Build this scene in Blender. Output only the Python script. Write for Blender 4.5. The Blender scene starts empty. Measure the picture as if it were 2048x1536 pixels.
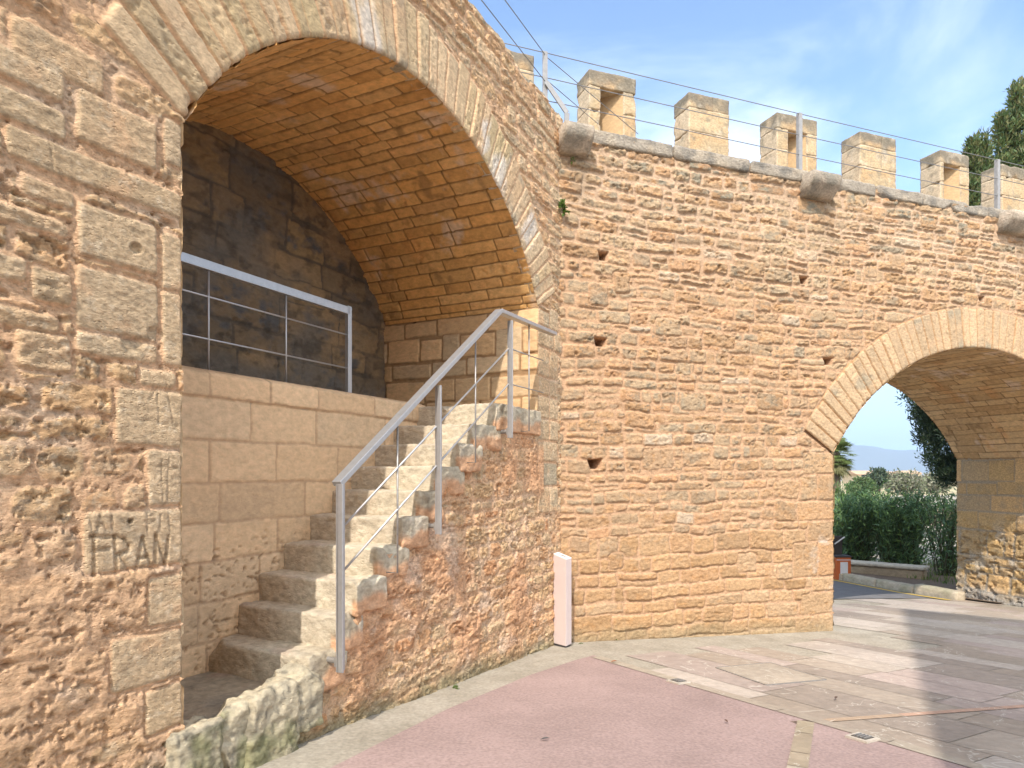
import bpy, bmesh, math, random
import numpy as np
from mathutils import Vector

random.seed(7)
RNG = np.random.default_rng(11)
C = bpy.context.scene.collection
SC = bpy.context.scene

# ------------------------------------------------------------------ view
F = 1365.0                      # focal length in photo pixels (24 mm on a 36 mm frame)
CX, HY = 1024.0, 948.0          # principal column, horizon row


def ray(x, y):
    return np.array([(x - CX) / F, 1.0, (HY - y) / F])


# wall frames: along the wall, into the wall, origin
dA = np.array([686, 1365, 0.0]); dA /= np.linalg.norm(dA)
nA = np.array([-dA[1], dA[0], 0.0])
OA = np.array([-1.347, 2.79, 0.0])
dB = np.array([3676, 1365, 0.0]); dB /= np.linalg.norm(dB)
nB = np.array([-dB[1], dB[0], 0.0])
OB = np.array([0.4475, 6.363, 0.0])
EZ = np.array([0, 0, 1.0])


def pln(x, y, n, O, N):
    r = ray(x, y)
    return r * ((n + O @ N) / (r @ N))


def pA(x, y, n=0.0): return pln(x, y, n, OA, nA)
def pB(x, y, n=0.0): return pln(x, y, n, OB, nB)
def sA(x, n=0.0): return (pA(x, HY, n) - OA) @ dA
def sB(x, n=0.0): return (pB(x, HY, n) - OB) @ dB
def zA(x, y, n=0.0): return pA(x, y, n)[2]
def zB(x, y, n=0.0): return pB(x, y, n)[2]


GA, GX, GY = -1.1226, -0.02246, -0.0693
NOUT = 2.4                       # thickness of the gate wall


def gz(X, Y):
    """ground height: sloping yard, levelling out beyond the gate"""
    n = (X - OB[0]) * nB[0] + (Y - OB[1]) * nB[1]
    s = (X - OB[0]) * dB[0] + (Y - OB[1]) * dB[1]
    nn = min(n, NOUT + 0.3)
    x = OB[0] + s * dB[0] + nn * nB[0]
    y = OB[1] + s * dB[1] + nn * nB[1]
    sl = GA + GX * x + GY * y
    if n > NOUT + 0.3:
        t = min((n - NOUT - 0.3) / 25.0, 1.0)
        sl = sl * (1 - t) + (-2.35) * t
    return sl


def pG(x, y):
    r = ray(x, y)
    t = GA / (r[2] - GX * r[0] - GY)
    p = r * t
    if (p - OB) @ nB > NOUT + 0.3:
        for _ in range(60):
            t = gz(r[0] * t, t) / r[2] * 0.5 + t * 0.5
        p = r * t
    return p


AZ = math.radians(14.0); EL = math.radians(46.0)
hs = -dA * math.cos(AZ) - nA * math.sin(AZ)
sun_to = hs * math.cos(EL) + EZ * math.sin(EL)      # towards the sun

# ------------------------------------------------------------------ noise
_T2 = [np.random.default_rng(100 + i).random((256, 256)) for i in range(12)]
_T3 = [np.random.default_rng(300 + i).random((48, 48, 48)) for i in range(4)]


def vn2(x, y, k=0):
    T = _T2[k % 12]
    xi = np.floor(x).astype(np.int64); yi = np.floor(y).astype(np.int64)
    fx = x - xi; fy = y - yi
    fx = fx * fx * (3 - 2 * fx); fy = fy * fy * (3 - 2 * fy)
    a = T[xi & 255, yi & 255]; b = T[(xi + 1) & 255, yi & 255]
    c = T[xi & 255, (yi + 1) & 255]; d = T[(xi + 1) & 255, (yi + 1) & 255]
    return (a * (1 - fx) + b * fx) * (1 - fy) + (c * (1 - fx) + d * fx) * fy * 1.0


def fbm2(x, y, o=4, k=0, g=0.5):
    v = 0; a = 1.0; t = 0
    for i in range(o):
        v = v + a * (vn2(x + 17.3 * i, y + 9.1 * i, k + i) - 0.5); t += a
        a *= g; x = x * 2.03; y = y * 2.03
    return v / t * 2            # about -1..1


def vn3(p, k=0):
    T = _T3[k % 4]
    i = np.floor(p).astype(np.int64); f = p - i; f = f * f * (3 - 2 * f)
    x0, y0, z0 = (i[:, 0]) % 48, i[:, 1] % 48, i[:, 2] % 48
    x1, y1, z1 = (x0 + 1) % 48, (y0 + 1) % 48, (z0 + 1) % 48
    fx, fy, fz = f[:, 0], f[:, 1], f[:, 2]
    def L(a, b, t): return a * (1 - t) + b * t
    return L(L(L(T[x0, y0, z0], T[x1, y0, z0], fx), L(T[x0, y1, z0], T[x1, y1, z0], fx), fy),
             L(L(T[x0, y0, z1], T[x1, y0, z1], fx), L(T[x0, y1, z1], T[x1, y1, z1], fx), fy), fz)


def fbm3(p, o=3, k=0):
    v = 0; a = 1.0; t = 0
    for i in range(o):
        v = v + a * (vn3(p + 7.7 * i + 31.0 * k, k + i) - 0.5); t += a
        a *= 0.5; p = p * 2.03
    return v / t * 2


def sst(a, b, x):
    t = np.clip((x - a) / (b - a), 0, 1)
    return t * t * (3 - 2 * t)


# ------------------------------------------------------------------ objects
def tag(o, label=None, cat=None, group=None, kind=None):
    if label: o['label'] = label
    if cat: o['category'] = cat
    if group: o['group'] = group
    if kind: o['kind'] = kind
    return o


def thing(name, loc, label, cat, group=None):
    o = bpy.data.objects.new(name, None); C.objects.link(o)
    o.location = [float(v) for v in loc]
    o.empty_display_size = 0.2
    return tag(o, label, cat, group)


def link(name, me, parent=None):
    o = bpy.data.objects.new(name, me); C.objects.link(o)
    if parent is not None: o.parent = parent
    return o


def base_of(parent):
    """world position of a parent (parents are never rotated)"""
    b = np.zeros(3)
    while parent is not None:
        b += np.array(parent.location); parent = parent.parent
    return b


def raw_mesh(name, V, Fq, mat, parent=None, col=None, smooth=True, origin=None):
    """V (n,3) world coordinates, Fq (m,k) faces of one size"""
    V = np.asarray(V, dtype=np.float64); Fq = np.asarray(Fq, dtype=np.int32)
    used = np.zeros(len(V), bool); used[Fq.ravel()] = True
    if not used.all():
        idx = np.cumsum(used) - 1
        V = V[used]; Fq = idx[Fq].astype(np.int32)
        if col is not None: col = np.asarray(col)[used]
    b = base_of(parent)
    org = np.zeros(3)
    if origin is not None: org = np.asarray(origin, float)
    me = bpy.data.meshes.new(name)
    me.vertices.add(len(V)); me.vertices.foreach_set('co', (V - b - (org - b if origin is not None else 0)).astype(np.float32).ravel())
    k = Fq.shape[1]
    me.loops.add(Fq.size); me.loops.foreach_set('vertex_index', Fq.ravel())
    me.polygons.add(len(Fq))
    me.polygons.foreach_set('loop_start', np.arange(0, Fq.size, k, dtype=np.int32))
    me.polygons.foreach_set('use_smooth', np.full(len(Fq), smooth))
    me.update(calc_edges=True)
    if col is not None:
        at = me.color_attributes.new('col', 'FLOAT_COLOR', 'POINT')
        rgba = np.ones((len(V), 4), np.float32); rgba[:, :3] = col
        at.data.foreach_set('color', rgba.ravel())
    me.materials.append(mat)
    o = link(name, me, parent)
    if origin is not None: o.location = [float(v) for v in (org - b)]
    return o


def grid_faces(ny, nx, keep=None, flip=False):
    i = np.arange(ny * nx).reshape(ny, nx)
    q = np.stack([i[:-1, :-1], i[:-1, 1:], i[1:, 1:], i[1:, :-1]], -1)
    if flip: q = q[..., ::-1]
    return q[keep] if keep is not None else q.reshape(-1, 4)


class MB:
    """collects polygons for one mesh"""
    def __init__(s): s.v = []; s.f = []; s.c = []
    def poly(s, V, Fs, col=(1, 1, 1)):
        b = len(s.v)
        s.v += [tuple(map(float, p)) for p in V]
        s.f += [tuple(i + b for i in f) for f in Fs]
        s.c += [tuple(col)] * len(V)
    def bar(s, p0, p1, w, h, side, col=(1, 1, 1)):
        """rectangular bar from p0 to p1; w along 'side', h perpendicular to both"""
        p0 = np.asarray(p0, float); p1 = np.asarray(p1, float)
        t = p1 - p0; t = t / np.linalg.norm(t)
        a = np.asarray(side, float); a = a - t * (a @ t); a /= np.linalg.norm(a)
        b = np.cross(t, a)
        V = []
        for p in (p0, p1):
            for (i, j) in ((-1, -1), (1, -1), (1, 1), (-1, 1)):
                V.append(p + a * (w / 2 * i) + b * (h / 2 * j))
        s.poly(V, [(3, 2, 1, 0), (4, 5, 6, 7), (0, 1, 5, 4), (1, 2, 6, 5), (2, 3, 7, 6), (3, 0, 4, 7)], col)
    def tube(s, pts, r, n=8, col=(1, 1, 1)):
        pts = [np.asarray(p, float) for p in pts]
        rs = r if isinstance(r, (list, tuple)) else [r] * len(pts)
        V = []; Fs = []
        for i, p in enumerate(pts):
            t = pts[min(i + 1, len(pts) - 1)] - pts[max(i - 1, 0)]; t = t / np.linalg.norm(t)
            a = np.cross(t, [0.31, 0.77, 0.55]); a /= np.linalg.norm(a); b = np.cross(t, a)
            for k in range(n):
                w = 2 * math.pi * k / n
                V.append(p + (a * math.cos(w) + b * math.sin(w)) * rs[i])
        for i in range(len(pts) - 1):
            for k in range(n):
                Fs.append((i * n + k, i * n + (k + 1) % n, (i + 1) * n + (k + 1) % n, (i + 1) * n + k))
        Fs.append(tuple(range(n))[::-1]); Fs.append(tuple((len(pts) - 1) * n + k for k in range(n)))
        s.poly(V, Fs, col)
    def prism(s, poly, z0, z1, col=(1, 1, 1)):
        """poly: list of world (x,y); extruded from z0 to z1"""
        n = len(poly)
        V = [(p[0], p[1], z0) for p in poly] + [(p[0], p[1], z1) for p in poly]
        Fs = [tuple(range(n))[::-1], tuple(range(n, 2 * n))]
        for i in range(n):
            j = (i + 1) % n
            Fs.append((i, j, n + j, n + i))
        s.poly(V, Fs, col)
    def build(s, name, mat, parent=None, smooth=False, bevel=0, origin=None):
        b = base_of(parent); org = np.asarray(origin, float) if origin is not None else b
        me = bpy.data.meshes.new(name)
        me.from_pydata([tuple(np.array(v) - org) for v in s.v], [], s.f)
        at = me.color_attributes.new('col', 'FLOAT_COLOR', 'POINT')
        for i, c in enumerate(s.c): at.data[i].color = (*c, 1)
        bm = bmesh.new(); bm.from_mesh(me)
        bmesh.ops.recalc_face_normals(bm, faces=bm.faces)
        if bevel:
            ed = [e for e in bm.edges if len(e.link_faces) == 2 and e.calc_face_angle(0) > 0.6]
            bmesh.ops.bevel(bm, geom=ed, offset=bevel, segments=2, affect='EDGES', profile=0.5)
        bm.to_mesh(me); bm.free()
        for p in me.polygons: p.use_smooth = smooth
        me.materials.append(mat)
        o = link(name, me, parent)
        if origin is not None: o.location = [float(v) for v in (org - b)]
        return o


# ------------------------------------------------------------------ materials
def nmat(name):
    m = bpy.data.materials.new(name); m.use_nodes = True
    nt = m.node_tree; bs = nt.nodes['Principled BSDF']
    return m, nt, bs


def N(nt, t, **kw):
    n = nt.nodes.new(t)
    for k, v in kw.items(): setattr(n, k, v)
    return n


def stone_mat(name, lo=0.72, hi=1.22, scale=26, bump=0.5, pits=0.35, dist=0.006, pitscale=55, rough=0.92, stretch=(1, 1, 1.7)):
    """reads the stone colour from the mesh, breaks it up with grain, pits and bump"""
    m, nt, bs = nmat(name)
    L = nt.links.new
    tc = N(nt, 'ShaderNodeTexCoord'); mp = N(nt, 'ShaderNodeMapping'); mp.inputs['Scale'].default_value = stretch
    L(tc.outputs['Object'], mp.inputs['Vector'])
    at = N(nt, 'ShaderNodeAttribute', attribute_name='col')
    n1 = N(nt, 'ShaderNodeTexNoise'); n1.inputs['Scale'].default_value = scale; n1.inputs['Detail'].default_value = 9; n1.inputs['Roughness'].default_value = 0.68
    L(mp.outputs[0], n1.inputs['Vector'])
    r1 = N(nt, 'ShaderNodeMapRange'); r1.inputs['From Min'].default_value = 0.3; r1.inputs['From Max'].default_value = 0.7
    r1.inputs['To Min'].default_value = lo; r1.inputs['To Max'].default_value = hi
    L(n1.outputs['Fac'], r1.inputs['Value'])
    vo = N(nt, 'ShaderNodeTexVoronoi'); vo.inputs['Scale'].default_value = pitscale; vo.inputs['Randomness'].default_value = 1
    L(mp.outputs[0], vo.inputs['Vector'])
    n2 = N(nt, 'ShaderNodeTexNoise'); n2.inputs['Scale'].default_value = 5.5; n2.inputs['Detail'].default_value = 4
    L(tc.outputs['Object'], n2.inputs['Vector'])
    pr = N(nt, 'ShaderNodeMapRange'); pr.inputs['From Min'].default_value = 0.08; pr.inputs['From Max'].default_value = 0.32
    L(vo.outputs['Distance'], pr.inputs['Value'])
    pm = N(nt, 'ShaderNodeMapRange'); pm.inputs['From Min'].default_value = 0.45; pm.inputs['From Max'].default_value = 0.62
    pm.inputs['To Min'].default_value = 0.0; pm.inputs['To Max'].default_value = pits
    L(n2.outputs['Fac'], pm.inputs['Value'])
    # pit factor: 1 - pm*(1-pr)
    inv = N(nt, 'ShaderNodeMath', operation='SUBTRACT'); inv.inputs[0].default_value = 1; L(pr.outputs[0], inv.inputs[1])
    mu = N(nt, 'ShaderNodeMath', operation='MULTIPLY'); L(inv.outputs[0], mu.inputs[0]); L(pm.outputs[0], mu.inputs[1])
    one = N(nt, 'ShaderNodeMath', operation='SUBTRACT'); one.inputs[0].default_value = 1; L(mu.outputs[0], one.inputs[1])
    vm = N(nt, 'ShaderNodeVectorMath', operation='SCALE'); L(at.outputs['Color'], vm.inputs[0]); L(r1.outputs[0], vm.inputs['Scale'])
    L(vm.outputs[0], bs.inputs['Base Color'])
    hs = N(nt, 'ShaderNodeMath', operation='MULTIPLY'); L(n1.outputs['Fac'], hs.inputs[0]); L(one.outputs[0], hs.inputs[1])
    bp = N(nt, 'ShaderNodeBump'); bp.inputs['Strength'].default_value = bump; bp.inputs['Distance'].default_value = dist * 4
    L(hs.outputs[0], bp.inputs['Height']); L(bp.outputs[0], bs.inputs['Normal'])
    bs.inputs['Roughness'].default_value = rough
    bs.inputs['Specular IOR Level'].default_value = 0.15
    return m


def plain_mat(name, col, rough=0.6, metal=0.0, var=0.12, scale=14, bump=0.0, spec=0.4, attr=False):
    m, nt, bs = nmat(name); L = nt.links.new
    tc = N(nt, 'ShaderNodeTexCoord')
    n1 = N(nt, 'ShaderNodeTexNoise'); n1.inputs['Scale'].default_value = scale; n1.inputs['Detail'].default_value = 7; n1.inputs['Roughness'].default_value = 0.62
    L(tc.outputs['Object'], n1.inputs['Vector'])
    r1 = N(nt, 'ShaderNodeMapRange'); r1.inputs['From Min'].default_value = 0.3; r1.inputs['From Max'].default_value = 0.7
    r1.inputs['To Min'].default_value = 1 - var; r1.inputs['To Max'].default_value = 1 + var
    L(n1.outputs['Fac'], r1.inputs['Value'])
    vm = N(nt, 'ShaderNodeVectorMath', operation='SCALE'); L(r1.outputs[0], vm.inputs['Scale'])
    if attr:
        at = N(nt, 'ShaderNodeAttribute', attribute_name='col'); L(at.outputs['Color'], vm.inputs[0])
    else:
        vm.inputs[0].default_value = col
    L(vm.outputs[0], bs.inputs['Base Color'])
    bs.inputs['Roughness'].default_value = rough; bs.inputs['Metallic'].default_value = metal
    bs.inputs['Specular IOR Level'].default_value = spec
    if bump:
        bp = N(nt, 'ShaderNodeBump'); bp.inputs['Strength'].default_value = bump; bp.inputs['Distance'].default_value = 0.01
        L(n1.outputs['Fac'], bp.inputs['Height']); L(bp.outputs[0], bs.inputs['Normal'])
    return m


def leaf_mat(name, trans=0.25, rough=0.5):
    m, nt, bs = nmat(name); L = nt.links.new
    at = N(nt, 'ShaderNodeAttribute', attribute_name='col')
    L(at.outputs['Color'], bs.inputs['Base Color'])
    bs.inputs['Roughness'].default_value = rough; bs.inputs['Specular IOR Level'].default_value = 0.3
    tr = N(nt, 'ShaderNodeBsdfTranslucent'); L(at.outputs['Color'], tr.inputs['Color'])
    mx = N(nt, 'ShaderNodeMixShader'); mx.inputs[0].default_value = trans
    out = nt.nodes['Material Output']
    L(bs.outputs[0], mx.inputs[1]); L(tr.outputs[0], mx.inputs[2]); L(mx.outputs[0], out.inputs['Surface'])
    return m


M = {}
M['stone'] = stone_mat('weathered_stone', lo=0.62, hi=1.28, scale=30, bump=0.45, pits=0.8, pitscale=40)
M['smooth_stone'] = stone_mat('dressed_stone', lo=0.8, hi=1.15, scale=20, bump=0.35, pits=0.5, pitscale=38)
M['vault_stone'] = stone_mat('vault_stone', lo=0.75, hi=1.2, scale=16, bump=0.4, pits=0.2)
M['rough_stone'] = stone_mat('rubble_stone', lo=0.58, hi=1.36, scale=34, bump=0.75, pits=0.8, pitscale=42, dist=0.008)
M['step_stone'] = stone_mat('step_stone', lo=0.66, hi=1.24, scale=22, bump=0.5, pits=0.9, pitscale=34, dist=0.006)
M['paving'] = stone_mat('paving_stone', lo=0.82, hi=1.14, scale=14, bump=0.2, pits=0.5, pitscale=60, rough=0.7, stretch=(1, 1, 1))
nt = M['paving'].node_tree; bs_ = nt.nodes['Principled BSDF']
src = bs_.inputs['Base Color'].links[0].from_socket
tc_ = nt.nodes['Texture Coordinate']
vn = N(nt, 'ShaderNodeTexNoise'); vn.inputs['Scale'].default_value = 1.7; vn.inputs['Detail'].default_value = 5; vn.inputs['Distortion'].default_value = 1.2
nt.links.new(tc_.outputs['Object'], vn.inputs['Vector'])
sb = N(nt, 'ShaderNodeMath', operation='SUBTRACT'); sb.inputs[1].default_value = 0.5; nt.links.new(vn.outputs['Fac'], sb.inputs[0])
ab = N(nt, 'ShaderNodeMath', operation='ABSOLUTE'); nt.links.new(sb.outputs[0], ab.inputs[0])
vr = N(nt, 'ShaderNodeMapRange'); vr.inputs['From Min'].default_value = 0.0; vr.inputs['From Max'].default_value = 0.006; vr.inputs['To Min'].default_value = 0.55; vr.inputs['To Max'].default_value = 0.0
nt.links.new(ab.outputs[0], vr.inputs['Value'])
blot = N(nt, 'ShaderNodeTexNoise'); blot.inputs['Scale'].default_value = 0.9; blot.inputs['Detail'].default_value = 8; nt.links.new(tc_.outputs['Object'], blot.inputs['Vector'])
bm_ = N(nt, 'ShaderNodeMapRange'); bm_.inputs['From Min'].default_value = 0.35; bm_.inputs['From Max'].default_value = 0.65; bm_.inputs['To Min'].default_value = 0.86; bm_.inputs['To Max'].default_value = 1.07
nt.links.new(blot.outputs['Fac'], bm_.inputs['Value'])
sc_ = N(nt, 'ShaderNodeVectorMath', operation='SCALE'); nt.links.new(src, sc_.inputs[0]); nt.links.new(bm_.outputs[0], sc_.inputs['Scale'])
mxv = N(nt, 'ShaderNodeMix', data_type='RGBA'); mxv.inputs['B'].default_value = (0.60, 0.54, 0.44, 1)
nt.links.new(vr.outputs[0], mxv.inputs['Factor']); nt.links.new(sc_.outputs[0], mxv.inputs['A']); nt.links.new(mxv.outputs['Result'], bs_.inputs['Base Color'])
M['steel'] = plain_mat('brushed_steel', (0.47, 0.455, 0.435), rough=0.45, metal=0.7, var=0.07, scale=30)
M['steel_dark'] = plain_mat('weathered_steel', (0.33, 0.31, 0.28), rough=0.5, metal=0.6, var=0.2, scale=30)
M['steel_post'] = plain_mat('dull_steel', (0.30, 0.285, 0.265), rough=0.6, metal=0.3, var=0.12, scale=25)
M['cable'] = plain_mat('steel_cable', (0.22, 0.21, 0.2), rough=0.5, metal=0.6, var=0.1)
M['leaf'] = leaf_mat('foliage')
M['leaf_gloss'] = leaf_mat('oleander_leaf', 0.18, 0.38)
M['bark'] = plain_mat('bark', (0.13, 0.09, 0.06), rough=0.95, var=0.3, scale=18, bump=0.6)


# ------------------------------------------------------------------ masonry engine
def courses(s0, s1, z0, z1, hr, wr, rng, split=0.12, gap=0.012, merge=0.0):
    """running courses of irregular stones: list of (s0, s1, z0, z1)"""
    out = []; z = z0
    while z < z1:
        h = rng.uniform(*hr)
        if z + h > z1 - hr[0] * 0.5: h = z1 - z
        s = s0 - rng.uniform(0, wr[1] * 0.6)
        while s < s1:
            w = rng.uniform(*wr)
            if rng.random() < 0.2: w *= 0.6
            g = gap * rng.uniform(0.5, 1.6)
            a, b = s + g / 2, s + w - g / 2
            if rng.random() < split and h > hr[0] * 1.1:
                t = rng.uniform(0.4, 0.6)
                out.append((a, b, z + g / 2, z + h * t - g / 2)); out.append((a, b, z + h * t + g / 2, z + h - g / 2))
            else:
                j0, j1 = rng.uniform(-0.16, 0.2) * h, rng.uniform(-0.16, 0.2) * h
                out.append((a, b, z + g / 2 + j0 * 0.4, z + h - g / 2 - j1 * 0.4))
            s += w
        z += h
    return out


def raster(s, z, rects, Sw, Zw, rad, sd=None, sid=None, id0=0):
    """s, z: 1-D axes; Sw, Zw: warped coordinates. signed distance to nearest stone + its id"""
    if sd is None:
        sd = np.full(Sw.shape, 1.0); sid = np.full(Sw.shape, -1, np.int32)
    m = 0.07
    for k, (a, b, c, d) in enumerate(rects):
        if d - c < 0.01 or b - a < 0.01: continue
        i0, i1 = np.searchsorted(s, [a - m, b + m]); j0, j1 = np.searchsorted(z, [c - m, d + m])
        if i1 <= i0 or j1 <= j0: continue
        x = np.abs(Sw[j0:j1, i0:i1] - (a + b) / 2) - (b - a) / 2
        y = np.abs(Zw[j0:j1, i0:i1] - (c + d) / 2) - (d - c) / 2
        r = min(rad, (b - a) * 0.45, (d - c) * 0.45)
        qx = x + r; qy = y + r
        v = np.hypot(np.maximum(qx, 0), np.maximum(qy, 0)) + np.minimum(np.maximum(qx, qy), 0) - r
        cur = sd[j0:j1, i0:i1]; w = v < cur
        cur[w] = v[w]; sid[j0:j1, i0:i1][w] = k + id0
    return sd, sid


def warp(S, Z, a1=0.012, f1=7, a2=0.004, f2=30, k=0):
    return (S + a1 * fbm2(S * f1, Z * f1, 2, k) + a2 * fbm2(S * f2, Z * f2, 2, k + 3),
            Z + a1 * fbm2(S * f1 + 50, Z * f1 + 20, 2, k + 1) + a2 * fbm2(S * f2 + 9, Z * f2 + 70, 2, k + 4))


def lerp(a, b, t):
    return a * (1 - t[..., None]) + np.asarray(b) * t[..., None]


def pick(rng, pal, n, jit=0.1):
    """n colours out of a palette with brightness jitter"""
    pal = np.array(pal); c = pal[rng.integers(0, len(pal), n)]
    t = rng.random((n, 1)); c2 = pal[rng.integers(0, len(pal), n)]
    c = c * (1 - 0.4 * t) + c2 * 0.4 * t
    return c * (1 + rng.uniform(-jit, jit, (n, 1)))


def relief(S, Z, sd, sid, prot, rough, edge=0.016, k=0, strata=2.2, tilt=None, mort=0.006):
    """height of the masonry face"""
    ins = sid >= 0
    ii = np.where(ins, sid, 0)
    e = np.clip(-sd / edge, 0, 1); prof = e * (2 - e)
    fine = fbm2(S * 22, Z * 22 * strata, 4, k + 2, 0.6)
    big = fbm2(S * 7 + ii * 1.37, Z * 7 * strata + ii * 0.77, 3, k + 5)
    h = np.where(ins, prof * (prot[ii] + rough[ii] * (0.65 * fine + 0.55 * big)), 0)
    mh = mort * fbm2(S * 18, Z * 18, 4, k + 6)
    h = h + (1 - prof) * mh
    return h, prof


# palettes (linear base colours)
CREAM = [(0.6, 0.432, 0.256), (0.56, 0.407, 0.246), (0.62, 0.441, 0.26), (0.54, 0.383, 0.223), (0.63, 0.427, 0.242)]
TANA = [(0.6, 0.38, 0.194), (0.63, 0.408, 0.211), (0.57, 0.356, 0.18), (0.62, 0.423, 0.239), (0.58, 0.389, 0.221), (0.65, 0.385, 0.198)]
TAN = [(0.43, 0.267, 0.138), (0.46, 0.291, 0.157), (0.4, 0.247, 0.128), (0.45, 0.296, 0.166), (0.42, 0.276, 0.157), (0.47, 0.272, 0.142)]
CREAMB = [(0.43, 0.304, 0.179), (0.4, 0.289, 0.174), (0.45, 0.319, 0.188)]
RED = [(0.54, 0.27, 0.125), (0.58, 0.32, 0.16)]
GREY = np.array((0.27, 0.235, 0.165))
MORT = np.array((0.65, 0.405, 0.23)); MORTB = np.array((0.49, 0.31, 0.18))
MORTP = np.array((0.62, 0.42, 0.26))

# =================================================================== WALL A (arched wall over the stairs)
W = sA(1075)                                   # opening 0..W
ZSP = 1.449; ZAP = 2.485; HALF = W / 2
RA = (HALF ** 2 + (ZAP - ZSP) ** 2) / (2 * (ZAP - ZSP)); ZCA = ZAP - RA
THA = math.asin(HALF / RA)
RINGA = 0.43
DREC = 1.632                                   # depth of the recess
NST = 0.70                                     # width of the stairs

steps_px = [(622, 1313), (673, 1228), (704, 1163), (748, 1095), (796, 1035), (835, 982), (868, 934), (913, 887), (946, 849), (993, 805)]
RS = [float(sA(x)) for x, y in steps_px]; RZ = [float(zA(x, y)) for x, y in steps_px]
n_ = len(RS)
# even the flight out a little
fitS = np.polyfit(range(n_), RS, 1); fitZ = np.polyfit(range(n_), RZ, 1)
RS = [0.7 * RS[i] + 0.3 * np.polyval(fitS, i) for i in range(n_)]
RZ = [0.5 * RZ[i] + 0.5 * np.polyval(fitZ, i) for i in range(n_)]
ZL0 = RZ[0] - 0.163; ZTOP = RZ[-1]


def stair_top(s):
    z = np.full_like(s, ZL0)
    for a, b in zip(RS, RZ): z = np.where(s >= a, b, z)
    return z


arched_wall = thing('arched_wall', OA + dA * 1.7 + EZ * -1.4, 'tall sandstone rampart with a deep vaulted recess above the stone stairs', 'wall')
staircase = thing('stone_staircase', OA + dA * 0.3 + EZ * -1.35, 'worn stone staircase climbing to the vaulted recess along the wall', 'staircase')


def wA(S, Z, Nn):
    return OA + S[..., None] * dA + Nn[..., None] * nA + Z[..., None] * EZ


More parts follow.
